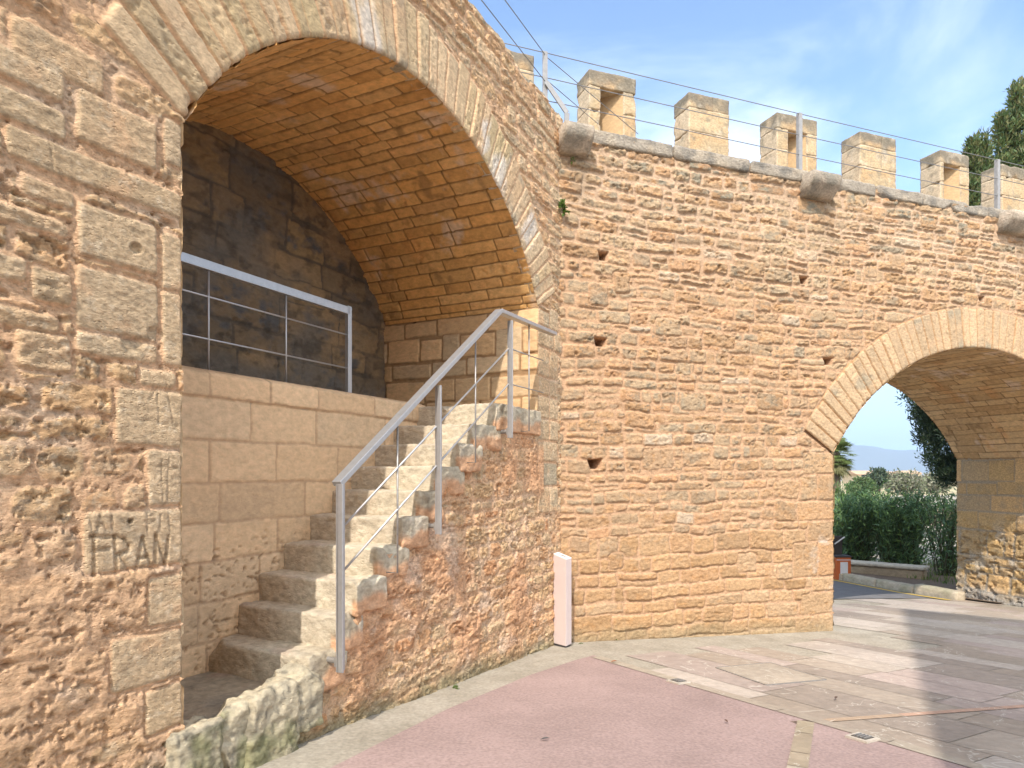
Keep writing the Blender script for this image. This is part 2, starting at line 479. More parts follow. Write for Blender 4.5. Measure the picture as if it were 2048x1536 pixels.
def facade_A():
    rng = np.random.default_rng(21)
    s = np.concatenate([np.linspace(-4.5, -0.95, 240)[:-1], np.linspace(-0.95, 0, 180)[:-1], np.linspace(0, W, 450)[:-1], np.linspace(W, 4.06, 70)])
    z = np.linspace(-1.85, 3.60, 740)
    S, Z = np.meshgrid(s, z)
    # dressed blocks on the left pier, read from the photograph
    blk = [(20, 208, 22, 105), (-60, 128, 88, 152), (-60, 132, 168, 232), (150, 314, 170, 278), (326, 365, 232, 325), (8, 365, 243, 312),
           (40, 150, 345, 388), (152, 315, 400, 508), (322, 365, 463, 578), (150, 316, 526, 655), (321, 365, 580, 728), (150, 314, 660, 706),
           (277, 352, 733, 770), (229, 365, 770, 890), (291, 365, 898, 1014), (163, 365, 1026, 1152), (291, 365, 1155, 1256), (218, 365, 1283, 1393), (287, 365, 1383, 1476),
           (-60, 138, 402, 440), (-70, 55, 505, 560), (60, 145, 530, 600), (-60, 120, 610, 650), (30, 142, 655, 735)]
    R = []
    for (x0, x1, y0, y1) in blk:
        xx = max(x0, 0)
        R.append((float(sA(x0)), float(sA(x1)) - (0.0 if x1 >= 365 else 0), float(zA(xx, y1)), float(zA(xx, y0))))
    nb = len(R)
    Sw, Zw = warp(S, Z, 0.006, 6, 0.003, 34, 0)
    sdB, idB = raster(s, z, R, Sw, Zw, 0.022)
    # quoins of the right pier
    rngq = np.random.default_rng(5); zz = -0.35; Q = []
    while zz < 1.42:
        h = rngq.uniform(0.16, 0.26); wq = rngq.choice([0.24, 0.34, 0.42])
        Q.append((W, W + wq, zz + 0.006, min(zz + h - 0.006, 1.44)))
        if wq < 0.4: Q.append((W + wq + 0.015, W + wq + 0.2, zz + 0.006, zz + h - 0.01))
        zz += h
    nq = len(Q)
    sdB, idB = raster(s, z, Q, Sw, Zw, 0.018, sdB, idB, nb)
    # rubble everywhere else
    rub = courses(-4.5, 0.02, -1.85, 3.6, (0.09, 0.19), (0.16, 0.42), rng, gap=0.022)
    rub2 = courses(0.0, 4.1, 1.4, 3.6, (0.07, 0.15), (0.16, 0.55), rng, gap=0.016)
    rub2 = [r for r in rub2]
    low = courses(0.0, 4.1, -1.85, 0.6, (0.08, 0.17), (0.12, 0.36), rng, gap=0.02)
    pier = courses(W, 4.1, -0.35, 1.45, (0.10, 0.2), (0.14, 0.3), rng, gap=0.014)
    Sr, Zr = warp(S, Z, 0.022, 5, 0.007, 26, 4)
    fill = rub + rub2 + low + pier
    sdF, idF = raster(s, z, fill, Sr, Zr, 0.045)
    # ring of voussoirs cuts the rubble
    r = np.hypot(S - HALF, Z - ZCA); th = np.arctan2(S - HALF, Z - ZCA)
    rout = RA + RINGA
    ring = (np.abs(th) < THA - 0.004)
    cut = np.where(ring, (rout - r) + 0.012, -1.0)
    sdF = np.maximum(sdF, cut); sdB = np.maximum(sdB, np.where(ring & (S < 1), (rout - r) + 0.012, -1))
    blockzone = (S < 0.0)
    sdF = np.where((0.012 - sdB) > 0, np.maximum(sdF, 0.012 - sdB), sdF)
    useB = sdB < sdF
    sd = np.where(useB, sdB, sdF); sid = np.where(useB, idB, idF + nb + nq)
    sid = np.where(sd > 0.03, -1, sid)
    n = nb + nq + len(fill)
    prot = np.concatenate([rng.uniform(0.009, 0.015, nb), rng.uniform(0.006, 0.012, nq), rng.uniform(0.001, 0.011, len(rub)), rng.uniform(0.005, 0.020, len(rub2)), rng.uniform(0.002, 0.014, len(low)), rng.uniform(0.004, 0.012, len(pier))])
    rough = np.concatenate([rng.uniform(0.002, 0.006, nb), rng.uniform(0.003, 0.006, nq), rng.uniform(0.006, 0.017, len(rub)), rng.uniform(0.008, 0.022, len(rub2)), rng.uniform(0.008, 0.02, len(low)), rng.uniform(0.008, 0.016, len(pier))])
    for k in (3, 6, 7, 9, 11): rough[k] = 0.005
    for k in (19, 20, 21, 22, 23): rough[k] = 0.016
    h, prof = relief(S, Z, sd, sid, prot, rough, 0.016, 0)
    # render and mortar blur: the lower parts are worn, half buried in pink mortar
    lowz = sst(0.0, -0.5, Z) * sst(0.05, -0.1, S) + sst(0.6, 0.2, Z) * sst(-0.05, 0.1, S) * (S < W + 0.1)
    lowz = np.clip(lowz, 0, 1) * (sid >= nb)
    plaster = sst(-0.15, 0.35, fbm2(S * 2.6, Z * 2.6, 3, 7)) * lowz
    h = h * (1 - 0.55 * plaster) + plaster * (0.013 + 0.012 * fbm2(S * 9, Z * 9, 4, 8)) + lowz * 0.010 * fbm2(S * 5, Z * 8, 3, 2)
    # deep erosion pits in the rubble
    er = fbm2(S * 13, Z * 24, 4, 9, 0.6)
    h -= np.where(sid >= nb + nq, 0.022 * sst(0.22, 0.55, er), 0) * (0.4 + 0.6 * (Z < 1.2)) * sst(0.0, 0.06, np.abs(S))
    er2 = fbm2(S * 31 + 4, Z * 40, 3, 3, 0.6)
    h -= np.where((sid >= nb + nq) & (Z < 1.4), 0.013 * sst(0.25, 0.5, er2), 0) * sst(0.0, 0.06, np.abs(S))
    # tool marks on dressed blocks
    hatch = np.sin((S * 0.8 + Z * 1.0 + 0.02 * fbm2(S * 9, Z * 9, 2, 1)) * 230) * sst(0.0, 0.4, fbm2(S * 6, Z * 6, 2, 10))
    h += np.where((sid >= 0) & (sid < nb) & (Z > -0.5), 0.0012 * hatch, 0)
    # carved letters on the lowest of the big blocks
    def groove(h, pts, wd=0.0095, dp=0.012):
        for (x0, y0, x1, y1) in pts:
            x0, y0, x1, y1 = x0 / 2.92, 1010 + y0 / 2.92, x1 / 2.92, 1010 + y1 / 2.92
            a = np.array([sA(x0), zA(x0, y0)]); b = np.array([sA(x1), zA(x1, y1)])
            ab = b - a; t = np.clip(((S - a[0]) * ab[0] + (Z - a[1]) * ab[1]) / (ab @ ab), 0, 1)
            dd = np.hypot(S - a[0] - t * ab[0], Z - a[1] - t * ab[1])
            h = h - dp * sst(wd, wd * 0.25, dd)
        return h
    letters = [(540, 182, 542, 412), (522, 182, 636, 190), (542, 268, 628, 256),
               (662, 180, 672, 402), (662, 182, 720, 196), (720, 196, 752, 236), (752, 236, 735, 270), (735, 270, 676, 288), (694, 288, 754, 392),
               (826, 188, 788, 380), (826, 188, 880, 372), (803, 312, 858, 300),
               (898, 366, 902, 176), (902, 176, 962, 352), (962, 352, 974, 184)]
    h = groove(h, letters)
    h = groove(h, [(512, 60, 530, 150), (560, 150, 575, 60), (575, 60, 612, 150), (566, 122, 600, 118), (645, 50, 650, 150), (850, 40, 855, 170), (860, 60, 900, 50), (860, 105, 890, 95), (930, 60, 925, 160), (975, 40, 985, 150), (700, 90, 760, 130)], 0.006, 0.0045)
    # scratches on the block above
    def px(pts): return [((x) * 2.92, (y - 1010) * 2.92, (x2) * 2.92, (y2 - 1010) * 2.92) for x, y, x2, y2 in pts]
    h = groove(h, px([(285, 840, 352, 852), (312, 775, 316, 850), (330, 770, 345, 850), (296, 800, 310, 780), (296, 930, 350, 936), (320, 920, 322, 1000), (334, 915, 332, 1005), (95, 275, 105, 345)]), 0.004, 0.004)
    # a drilled hole and a broken patch
    for (x, y, rr, dp) in ((258, 1042, 0.012, 0.03), (270, 497, 0.03, 0.018), (262, 690, 0.05, 0.012), (310, 668, 0.04, 0.012)):
        a = np.array([sA(x), zA(x, y)])
        dd = np.hypot(S - a[0], (Z - a[1]) * 1.4) + 0.012 * fbm2(S * 40, Z * 40, 3, 4) * (rr > 0.02)
        h -= dp * sst(rr, rr * 0.6, dd)
    # under the ring
    under = ring & (r < rout - 0.02)
    h = np.where(under, -0.03, h)
    # bottom of the wall flares and crumbles at the right pier and ground
    # colour
    col = np.zeros(S.shape + (3,))
    base = np.concatenate([pick(rng, CREAM, nb, 0.06), pick(rng, CREAM + [(0.36, 0.30, 0.2)], nq, 0.1), pick(rng, TANA, len(rub), 0.10), pick(rng, TANA + CREAM, len(rub2), 0.12), pick(rng, TANA + RED, len(low), 0.1), pick(rng, CREAM + TANA, len(pier), 0.12)])
    ii = np.where(sid >= 0, sid, 0)
    stone = base[ii]
    pw = fbm2(S * 4, Z * 6, 4, 5)
    stone = lerp(stone, (0.65, 0.39, 0.21), sst(0.1, 0.6, fbm2(S * 7 + 3, Z * 9, 4, 11)) * 0.55)
    lich = sst(0.02, 0.5, fbm2(S * 9, Z * 15, 4, 6, 0.6)) * (0.35 + 0.65 * (rng.random(n)[ii] > 0.5))
    lich *= np.where(sid < nb, 0.35, 0.6)
    lich *= np.where((sid >= nb + nq) & (S > 0) & (Z < 0.6), 0.4, 1)
    stone = lerp(stone, GREY, lich * 0.85)
    spk = sst(0.12, 0.42, fbm2(S * 34, Z * 44, 4, 1, 0.65)) * sst(-0.15, 0.35, fbm2(S * 5 + 9, Z * 8, 3, 10)) * np.where(sid < nb, 0.25, 0.8)
    stone = lerp(stone, (0.17, 0.15, 0.115), spk * 0.8)
    stone = lerp(stone, (0.66, 0.53, 0.36), sst(0.2, 0.5, fbm2(S * 26 + 3, Z * 34, 4, 8, 0.65)) * 0.5)
    mcol = lerp(np.broadcast_to(MORT, S.shape + (3,)), (0.62, 0.46, 0.31), sst(0.0, 0.6, pw) * 0.6)
    col = lerp(mcol, (1, 1, 1), np.zeros(S.shape)); col = mcol * (1 - sst(0.25, 0.8, prof)[..., None]) + stone * sst(0.25, 0.8, prof)[..., None]
    # pinkish mortar spread
    spread = plaster * 0.75
    col = lerp(col, (0.62, 0.335, 0.175), spread * sst(-0.1, 0.3, S))
    col = lerp(col, (0.65, 0.41, 0.235), spread * sst(0.1, -0.1, S))
    pale = sst(0.2, 0.55, fbm2(S * 4.3, Z * 5.2, 4, 3)) * lowz * 0.55
    col = lerp(col, (0.66, 0.49, 0.35), pale)
    # moss and damp where the wall meets the ground
    gr = GA + GX * (OA[0] + S * dA[0]) + GY * (OA[1] + S * dA[1])
    damp = sst(0.16, 0.0, Z - gr + 0.07 * fbm2(S * 8, Z * 8, 3, 2))
    col = lerp(col, (0.25, 0.22, 0.12), damp * 0.75)
    # jamb edge: mortar joints nick the arris
    S2 = S.copy()
    eg = np.exp(-np.abs(S) / 0.012) * (S <= 0.0001)
    S2 = S2 - eg * (0.010 * (1 - prof) + 0.004 + 0.004 * fbm2(S * 0, Z * 30, 3, 2))
    eg2 = np.exp(-np.abs(S - W) / 0.012) * (S >= W - 0.0001)
    S2 = S2 + eg2 * (0.006 * (1 - prof) + 0.003 * fbm2(S * 0, Z * 30, 3, 5))
    h = np.where(S < 0.002, h * (1 - 0.0 * eg), h)
    # uneven top
    ztop = 3.36 + 0.05 * fbm2(s * 2.2, s * 0 + 3, 3, 4) + 0.07 * np.floor(vn2(s * 3.1, s * 0 + 8, 5) * 3) / 3 + 0.02 * fbm2(s * 14, s * 0, 2, 2)
    Zc = np.minimum(Z, ztop[None, :])
    h = h - 0.05 * sst(0.06, 0.0, ztop[None, :] - Z)
    P = wA(S2, Zc, -h)
    st = stair_top(s)
    fz = lambda a: (a[:-1, :-1] + a[1:, 1:]) / 2
    sc, zc = fz(S), fz(Z)
    rc = np.hypot(sc - HALF, zc - ZCA)
    inside = (sc > 0) & (sc < W)
    stc = stair_top(sc[0])[None, :] - 0.05
    opening = inside & (((zc < ZSP) & (zc > stc)) | ((zc >= ZSP) & (rc < RA + 0.12)))
    lowstair = inside & (zc <= stc)
    aboveTop = fz(Z) > (ztop[:-1] + ztop[1:])[None, :] / 2 + 0.01
    keep = ~opening & ~lowstair & ~aboveTop
    ny, nx = S.shape
    V = P.reshape(-1, 3); cc = np.clip(col, 0.01, 0.9).reshape(-1, 3)
    # top cap: rear row
    raw_mesh('facade', V, grid_faces(ny, nx, keep), M['rough_stone'], arched_wall, cc)
    raw_mesh('side_wall', V, grid_faces(ny, nx, lowstair), M['rough_stone'], staircase, cc)
    # broken top of the wall going back
    nb_ = np.linspace(0.0, 4.0, 60) ** 1.0
    nn = np.concatenate([[-0.0], np.linspace(0.02, 0.8, 40), np.linspace(0.9, 4, 12)])
    ss = s[::3]
    S3, N3 = np.meshgrid(ss, nn)
    zt = (ztop[::3])[None, :] - 0.004 + 0.05 * fbm2(S3 * 5, N3 * 5, 4, 3) * sst(0, 0.1, N3) - 0.12 * sst(0.25, 0.6, N3)
    P3 = OA + S3[..., None] * dA + N3[..., None] * nA + zt[..., None] * EZ
    P3[0] -= np.array([0, 0, 0.03]); P3[0] += nA * 0.03
    c3 = lerp(np.broadcast_to(np.array((0.34, 0.29, 0.21)), S3.shape + (3,)), (0.5, 0.35, 0.2), sst(-0.2, 0.5, fbm2(S3 * 6, N3 * 6, 3, 1)))
    raw_mesh('wall_top', P3.reshape(-1, 3), grid_faces(*S3.shape), M['rough_stone'], arched_wall, c3.reshape(-1, 3))


facade_A()


def ring_mesh(name, parent, half, zc, R, thm, depth, wr, seed, O, D, Nn, s_mid, pal, da=0.007, mort=MORT, patch=None, lift=0.0, jag=0.02, rgh=0.004):
    """voussoir ring on a wall face"""
    rng = np.random.default_rng(seed)
    arc = R * thm
    a = np.linspace(-arc, arc, int(2 * arc / da)); q = np.linspace(-0.004, depth + 0.05, int(depth / (da * 1.1)))
    A, Q = np.meshgrid(a, q)
    rects = []; x = -arc
    while x < arc - 0.02:
        w = rng.uniform(*wr)
        if x + w > arc - wr[0] * 0.6: w = arc - x
        L = depth + rng.uniform(-jag * 2, jag)
        rects.append((x + 0.0045, x + w - 0.0045, -0.06, L))
        x += w
    Aw, Qw = warp(A, Q, 0.004, 5, 0.0022, 30, 3)
    sd, sid = raster(a, q, rects, Aw, Qw, 0.012)
    sid = np.where(sd > 0.02, -1, sid)
    n = len(rects)
    prot = rng.uniform(0.010, 0.022, n) + lift; rough = rng.uniform(0.5, 1.3, n) * rgh
    h, prof = relief(A, Q, sd, sid, prot, rough, 0.008, 5, 0.5)
    h -= 0.05 * sst(depth + 0.0, depth + 0.04, Q)
    h -= 0.012 * np.exp(-np.maximum(Q, 0) / 0.006)
    pit = fbm2(A * 40, Q * 28, 3, 2, 0.6); pm = (rng.random(n) > 0.55)[np.where(sid >= 0, sid, 0)]
    h -= 0.008 * sst(0.2, 0.5, pit) * pm * prof
    chip = sst(0.25, 0.6, fbm2(A * 9, Q * 9, 3, 8)) * np.exp(-np.maximum(Q, 0) / 0.03)
    h -= 0.02 * chip
    base = pick(rng, pal, n, 0.09)
    ii = np.where(sid >= 0, sid, 0)
    st = base[ii]
    st = lerp(st, GREY * 1.1, sst(0.0, 0.6, fbm2(A * 3, Q * 5, 4, 4)) * (0.2 + 0.5 * (rng.random(n)[ii] > 0.6)))
    st = lerp(st, (0.58, 0.36, 0.2), sst(0.15, 0.6, fbm2(A * 8, Q * 8, 3, 9)) * 0.4)
    if patch is not None:
        for (pa, pq, pr) in patch:
            st = lerp(st, (0.66, 0.58, 0.48), sst(pr, pr * 0.3, np.hypot(A - pa, (Q - pq) * 0.5) + 0.08 * fbm2(A * 14, Q * 9, 4, 3)) * 0.75)
    t = sst(0.3, 0.9, prof)[..., None]
    col = np.broadcast_to(np.asarray(mort), A.shape + (3,)) * (1 - t) + st * t
    th = A / R; r = R + Q + 0.012 * chip * 0.6 + 0.002 * fbm2(A * 20, Q * 0, 3, 1)
    S = s_mid + r * np.sin(th); Z = zc + r * np.cos(th)
    P = O + S[..., None] * D - h[..., None] * Nn + Z[..., None] * EZ
    # inner skirt, going back into the vault
    P0 = P[:1] + Nn * 0.08; c0 = col[:1]
    P = np.concatenate([P0, P]); col = np.concatenate([c0, col])
    # end skirts
    return raw_mesh(name, P.reshape(-1, 3), grid_faces(*P.shape[:2], flip=True), M['stone'], parent, np.clip(col, 0.01, 0.9).reshape(-1, 3))


ring_mesh('arch_ring', arched_wall, HALF, ZCA, RA, THA, RINGA, (0.085, 0.125), 31, OA, dA, nA, HALF,
          CREAM + [(0.56, 0.40, 0.22), (0.5, 0.37, 0.2)], patch=[(-0.55, 0.10, 0.14), (0.75, 0.15, 0.1), (1.0, 0.06, 0.16), (1.55, 0.25, 0.12)], lift=0.0, rgh=0.006)


VAULT = [(0.7, 0.38, 0.13), (0.73, 0.408, 0.147), (0.66, 0.351, 0.118), (0.71, 0.399, 0.155), (0.63, 0.361, 0.134), (0.73, 0.427, 0.168)]


def vault_mesh(name, parent, c0, c1, depth, seed, O, D, Nn, cw, lr, pal, res=0.011, joint=(0.26, 0.15, 0.06), pitch=0.0, extra=0.05):
    """barrel: front circle c0=(s,z,R,thm) to back circle c1"""
    rng = np.random.default_rng(seed)
    R = c0[2]; arc = R * c0[3]
    a = np.linspace(-arc, arc, int(2 * arc / res)); q = np.linspace(-0.004, depth + extra, int(depth / res))
    A, Q = np.meshgrid(a, q)
    rects = []; x = -arc
    while x < arc:
        w = rng.uniform(*cw); y = -rng.uniform(0, lr[1])
        while y < depth + 0.1:
            l = rng.uniform(*lr)
            rects.append((x + 0.003, x + w - 0.003, y + 0.003, y + l - 0.003)); y += l
        x += w
    Aw, Qw = warp(A, Q, 0.006, 3, 0.003, 25, 2)
    sd, sid = raster(a, q, rects, Aw, Qw, 0.012)
    sid = np.where(sd > 0.02, -1, sid); n = len(rects)
    h, prof = relief(A, Q, sd, sid, rng.uniform(0.004, 0.014, n), rng.uniform(0.002, 0.007, n), 0.009, 3, 0.6)
    holes = sst(0.42, 0.6, fbm2(A * 5, Q * 5, 4, 8)); h -= holes * 0.012
    ii = np.where(sid >= 0, sid, 0)
    st = pick(rng, pal, n, 0.12)[ii]
    st = lerp(st, (0.60, 0.28, 0.09), sst(0.1, 0.6, fbm2(A * 2, Q * 3, 4, 1)) * 0.4)
    st = lerp(st, (0.70, 0.54, 0.40), sst(0.25, 0.55, fbm2(A * 2.4 + 7, Q * 3.4, 5, 6, 0.6)) * 0.65)
    st = lerp(st, (0.22, 0.13, 0.06), sst(0.35, 0.6, fbm2(A * 6, Q * 9, 4, 10)) * 0.5)
    t = sst(0.2, 0.8, prof)[..., None]
    col = np.asarray(joint) * (1 - t) + st * t
    u = np.clip(Q / depth, 0, 1)
    th = A / R * (c0[3] * (1 - u) + c1[3] * u) / c0[3]
    r = c0[2] * (1 - u) + c1[2] * u - h
    S = c0[0] * (1 - u) + c1[0] * u + r * np.sin(th); Z = c0[1] * (1 - u) + c1[1] * u + r * np.cos(th)
    P = O + S[..., None] * D + Q[..., None] * Nn + Z[..., None] * EZ
    return raw_mesh(name, P.reshape(-1, 3), grid_faces(*P.shape[:2]), M['vault_stone'], parent, np.clip(col, 0.01, 0.9).reshape(-1, 3))


vault_mesh('vault', arched_wall, (HALF, ZCA, RA, THA), (HALF, ZCA, RA, THA), DREC, 41, OA, dA, nA, (0.075, 0.125), (0.16, 0.55), VAULT, res=0.0095)


def flat_masonry(name, parent, O, D, Nn, s0, s1, z0, z1, rects, pal, seed, mat, res=0.011, prot=(0.006, 0.016), rough=(0.003, 0.007), rad=0.014, edge=0.012,
                 mort=MORT, grey=0.3, n0=0.0, strata=1.6, keepfn=None, postfn=None, flip=False, skirt=True, greycol=None, warpamp=0.006):
    """a masonry face: coordinates s along D, z up, height out along -Nn"""
    rng = np.random.default_rng(seed)
    s = np.linspace(s0, s1, max(int((s1 - s0) / res), 3)); z = np.linspace(z0, z1, max(int((z1 - z0) / res), 3))
    S, Z = np.meshgrid(s, z)
    Sw, Zw = warp(S, Z, warpamp, 5, 0.003, 28, seed % 7)
    sd, sid = raster(s, z, rects, Sw, Zw, rad)
    sid = np.where(sd > 0.03, -1, sid); n = len(rects)
    h, prof = relief(S, Z, sd, sid, rng.uniform(*prot, n), rng.uniform(*rough, n), edge, seed % 5, strata)
    ii = np.where(sid >= 0, sid, 0)
    st = pick(rng, pal, n, 0.1)[ii]
    g = GREY if greycol is None else np.asarray(greycol)
    st = lerp(st, g, sst(0.0, 0.55, fbm2(S * 7, Z * 10, 4, seed % 9, 0.6)) * grey * (0.3 + 1.2 * rng.random(n)[ii]))
    t = sst(0.2, 0.8, prof)[..., None]
    col = np.asarray(mort) * (1 - t) + st * t
    if postfn is not None: h, col = postfn(S, Z, h, col, prof, sid)
    P = O + S[..., None] * D + (n0 - h)[..., None] * Nn + Z[..., None] * EZ
    keep = None
    if keepfn is not None:
        sc = (S[:-1, :-1] + S[1:, 1:]) / 2; zc = (Z[:-1, :-1] + Z[1:, 1:]) / 2
        keep = keepfn(sc, zc)
    Fq = grid_faces(*S.shape, keep=keep, flip=flip)
    return raw_mesh(name, P.reshape(-1, 3), Fq, mat, parent, np.clip(col, 0.01, 0.9).reshape(-1, 3))


ASH = [(0.66, 0.422, 0.216), (0.62, 0.394, 0.198), (0.68, 0.442, 0.23), (0.63, 0.422, 0.23)]
rg = np.random.default_rng(77)
# right jamb: runs back into the recess from the right edge of the opening, faces -dA
jr = courses(-0.02, DREC + 0.1, ZTOP - 0.1, ZSP, (0.16, 0.24), (0.3, 0.62), rg, split=0.0, gap=0.010)
OJ = OA + dA * W
def jamb_post(S, Z, h, col, prof, sid):
    for (x, y, rr) in ((968, 608, 0.03), (1046, 604, 0.03), (815, 636, 0.018), (829, 643, 0.02)):
        r = ray(x, y); t = ((OJ @ dA)) / (r @ dA); p = r * t
        a = (p - OJ) @ nA; b = p[2]
        dd = np.hypot(S - a, Z - b)
        h = h - 0.10 * sst(rr, rr * 0.75, dd); col = lerp(col, (0.25, 0.15, 0.08), sst(rr * 1.1, rr, dd) * 0.6)
    h = h - 0.010 * np.exp(-np.maximum(S, 0) / 0.008)
    return h, col
flat_masonry('jamb', arched_wall, OJ, nA, dA, -0.004, DREC + 0.05, ZTOP - 0.15, ZSP + 0.02, jr, ASH + CREAM[:2], 51, M['smooth_stone'], 0.008, postfn=jamb_post, grey=0.15, flip=True, mort=(0.36, 0.22, 0.11))
# left jamb faces +dA
jl = courses(-0.02, DREC + 0.1, -1.5, ZSP, (0.18, 0.26), (0.3, 0.62), rg, split=0.0, gap=0.010)
flat_masonry('jamb', arched_wall, OA + dA * -0.012, nA, -dA, -0.003, DREC + 0.05, -1.5, ZSP + 0.02, jl, ASH + CREAM, 52, M['smooth_stone'], 0.02, grey=0.2)
# back wall of the recess
bk = courses(-0.1, W + 0.1, ZTOP - 0.1, ZAP + 0.1, (0.18, 0.30), (0.35, 0.8), rg, split=0.0, gap=0.014)
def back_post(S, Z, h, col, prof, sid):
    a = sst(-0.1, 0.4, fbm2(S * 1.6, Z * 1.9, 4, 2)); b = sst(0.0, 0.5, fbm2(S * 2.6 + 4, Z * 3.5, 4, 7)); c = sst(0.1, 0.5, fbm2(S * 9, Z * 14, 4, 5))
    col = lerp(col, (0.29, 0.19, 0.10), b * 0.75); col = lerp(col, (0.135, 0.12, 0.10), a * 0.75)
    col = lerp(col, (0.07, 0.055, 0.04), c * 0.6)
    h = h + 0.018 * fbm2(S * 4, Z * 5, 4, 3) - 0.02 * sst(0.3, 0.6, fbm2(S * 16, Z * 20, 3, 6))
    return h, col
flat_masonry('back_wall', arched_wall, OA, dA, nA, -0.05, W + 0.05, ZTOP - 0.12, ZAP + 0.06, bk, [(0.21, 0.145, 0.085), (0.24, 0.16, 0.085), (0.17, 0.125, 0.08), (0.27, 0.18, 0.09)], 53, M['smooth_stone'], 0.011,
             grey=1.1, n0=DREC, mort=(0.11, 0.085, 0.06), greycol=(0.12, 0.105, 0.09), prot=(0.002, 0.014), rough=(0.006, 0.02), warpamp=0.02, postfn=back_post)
# parapet beside the stairs (inner wall of the flight)
pr_ = courses(-0.1, 3.1, -1.45, ZTOP + 0.03, (0.17, 0.22), (0.3, 0.62), rg, split=0.0, gap=0.008)
zz = sorted(set([r_[2] for r_ in pr_]))
rects = []
zc_ = ZTOP + 0.035
for k, hh in enumerate((0.155, 0.235, 0.235, 0.22, 0.21, 0.22, 0.22, 0.25)):
    x = -0.3 - rg.uniform(0, 0.3)
    while x < 3.2:
        w_ = rg.uniform(0.38, 0.75) * (0.85 if k > 3 else 1)
        rects.append((x + 0.004, x + w_ - 0.004, zc_ - hh + 0.005, zc_ - 0.004)); x += w_
    zc_ -= hh
def par_post(S, Z, h, col, prof, sid):
    top = ZTOP + 0.035
    h = h + 0.014 * (Z > top - 0.155) - 0.05 * sst(0.03, 0.0, top - Z)
    pits = sst(0.28, 0.5, fbm2(S * 34, Z * 50, 3, 3, 0.6)) * sst(-0.25, -0.5, Z + 0.1 * fbm2(S * 3, Z * 3, 2, 1))
    h = h - 0.02 * pits; col = lerp(col, (0.24, 0.15, 0.09), pits * 0.5)
    dirt = sst(0.1, 0.5, fbm2(S * 3, Z * 4, 4, 2)) * sst(0.2, -0.6, Z)
    col = lerp(col, (0.44, 0.31, 0.19), dirt * 0.5)
    return h, col
flat_masonry('parapet', arched_wall, OA, dA, nA, -0.02, RS[-1] + 0.1, -1.3, ZTOP + 0.035, rects, [(0.67, 0.445, 0.25), (0.69, 0.465, 0.265), (0.64, 0.425, 0.24), (0.69, 0.48, 0.285)], 54, M['smooth_stone'], 0.0085, postfn=par_post, grey=0.1, n0=NST, mort=(0.50, 0.32, 0.18), prot=(0.003, 0.007), rough=(0.002, 0.005))
# platform floor behind the parapet
fl = MB()
q = [OA + dA * a + nA * b for a, b in ((-0.05, NST), (RS[-1] + 0.1, NST), (RS[-1] + 0.1, -0.0), (W + 0.02, 0.0), (W + 0.02, DREC + 0.05), (-0.05, DREC + 0.05))]
fl.prism([(p[0], p[1]) for p in q], ZTOP - 0.16, ZTOP - 0.012, (0.42, 0.32, 0.21))
fl.build('floor', M['smooth_stone'], arched_wall)


# ------------------------------------------------------------------ rough blocks
def rough_box(size, res=0.02, rad=0.02, amp=0.01, freq=9, seed=0, amp2=0.004, freq2=38, edge_amp=None, chips=0, chipd=0.02, chipf=None):
    """rounded, worn block centred on its footprint corner (0..size); returns verts, quads"""
    V = []; Fs = []; key = {}
    sx = np.array(size, float)
    ns = [max(int(round(v / res)), 2) for v in size]
    for ax in range(3):
        u, v = [(1, 2), (2, 0), (0, 1)][ax]
        for side in (0, 1):
            gu = np.linspace(0, sx[u], ns[u] + 1); gv = np.linspace(0, sx[v], ns[v] + 1)
            idx = np.zeros((ns[u] + 1, ns[v] + 1), int)
            for i, a in enumerate(gu):
                for j, b in enumerate(gv):
                    p = [0, 0, 0]; p[ax] = sx[ax] * side; p[u] = a; p[v] = b
                    kk = (round(p[0], 5), round(p[1], 5), round(p[2], 5))
                    if kk not in key: key[kk] = len(V); V.append(p)
                    idx[i, j] = key[kk]
            qd = np.stack([idx[:-1, :-1], idx[1:, :-1], idx[1:, 1:], idx[:-1, 1:]], -1).reshape(-1, 4)
            if side == 0: qd = qd[:, ::-1]
            Fs.append(qd)
    V = np.array(V, float); Fs = np.concatenate(Fs)
    rr = min(rad, sx.min() * 0.45)
    inner = np.clip(V, rr, sx - rr); dv = V - inner
    ln = np.linalg.norm(dv, axis=1, keepdims=True); ln[ln == 0] = 1
    nrm = dv / ln
    P = inner + nrm * rr
    off = seed * 3.17
    d1 = fbm3(P * freq + off, 3, 0); d2 = fbm3(P * freq2 + off * 2, 3, 1)
    a = amp if edge_amp is None else edge_amp(P)
    if chips:
        rc_ = np.random.default_rng(1000 + seed)
        for _ in range(chips):
            c = rc_.random(3); ax = rc_.permutation(3)[:2]; c[ax] = np.round(c[ax])      # a point on an edge
            if chipf is not None: c = chipf(c, rc_)
            pt = c * sx; nv = np.where(np.abs(c - 0.5) > 0.49, np.sign(c - 0.5), 0) + rc_.normal(size=3) * 0.35; nv /= np.linalg.norm(nv)
            dd = (P - pt) @ nv + rc_.uniform(0.2, 1.0) * chipd
            loc = sst(1.0, 0.6, np.linalg.norm(P - pt, axis=1) / (chipd * rc_.uniform(4, 9)))
            P = P - nv * (np.maximum(dd, 0) * loc)[:, None]
    P = P + nrm * (a * d1 + amp2 * d2)[:, None]
    return P, Fs, nrm, d1, d2


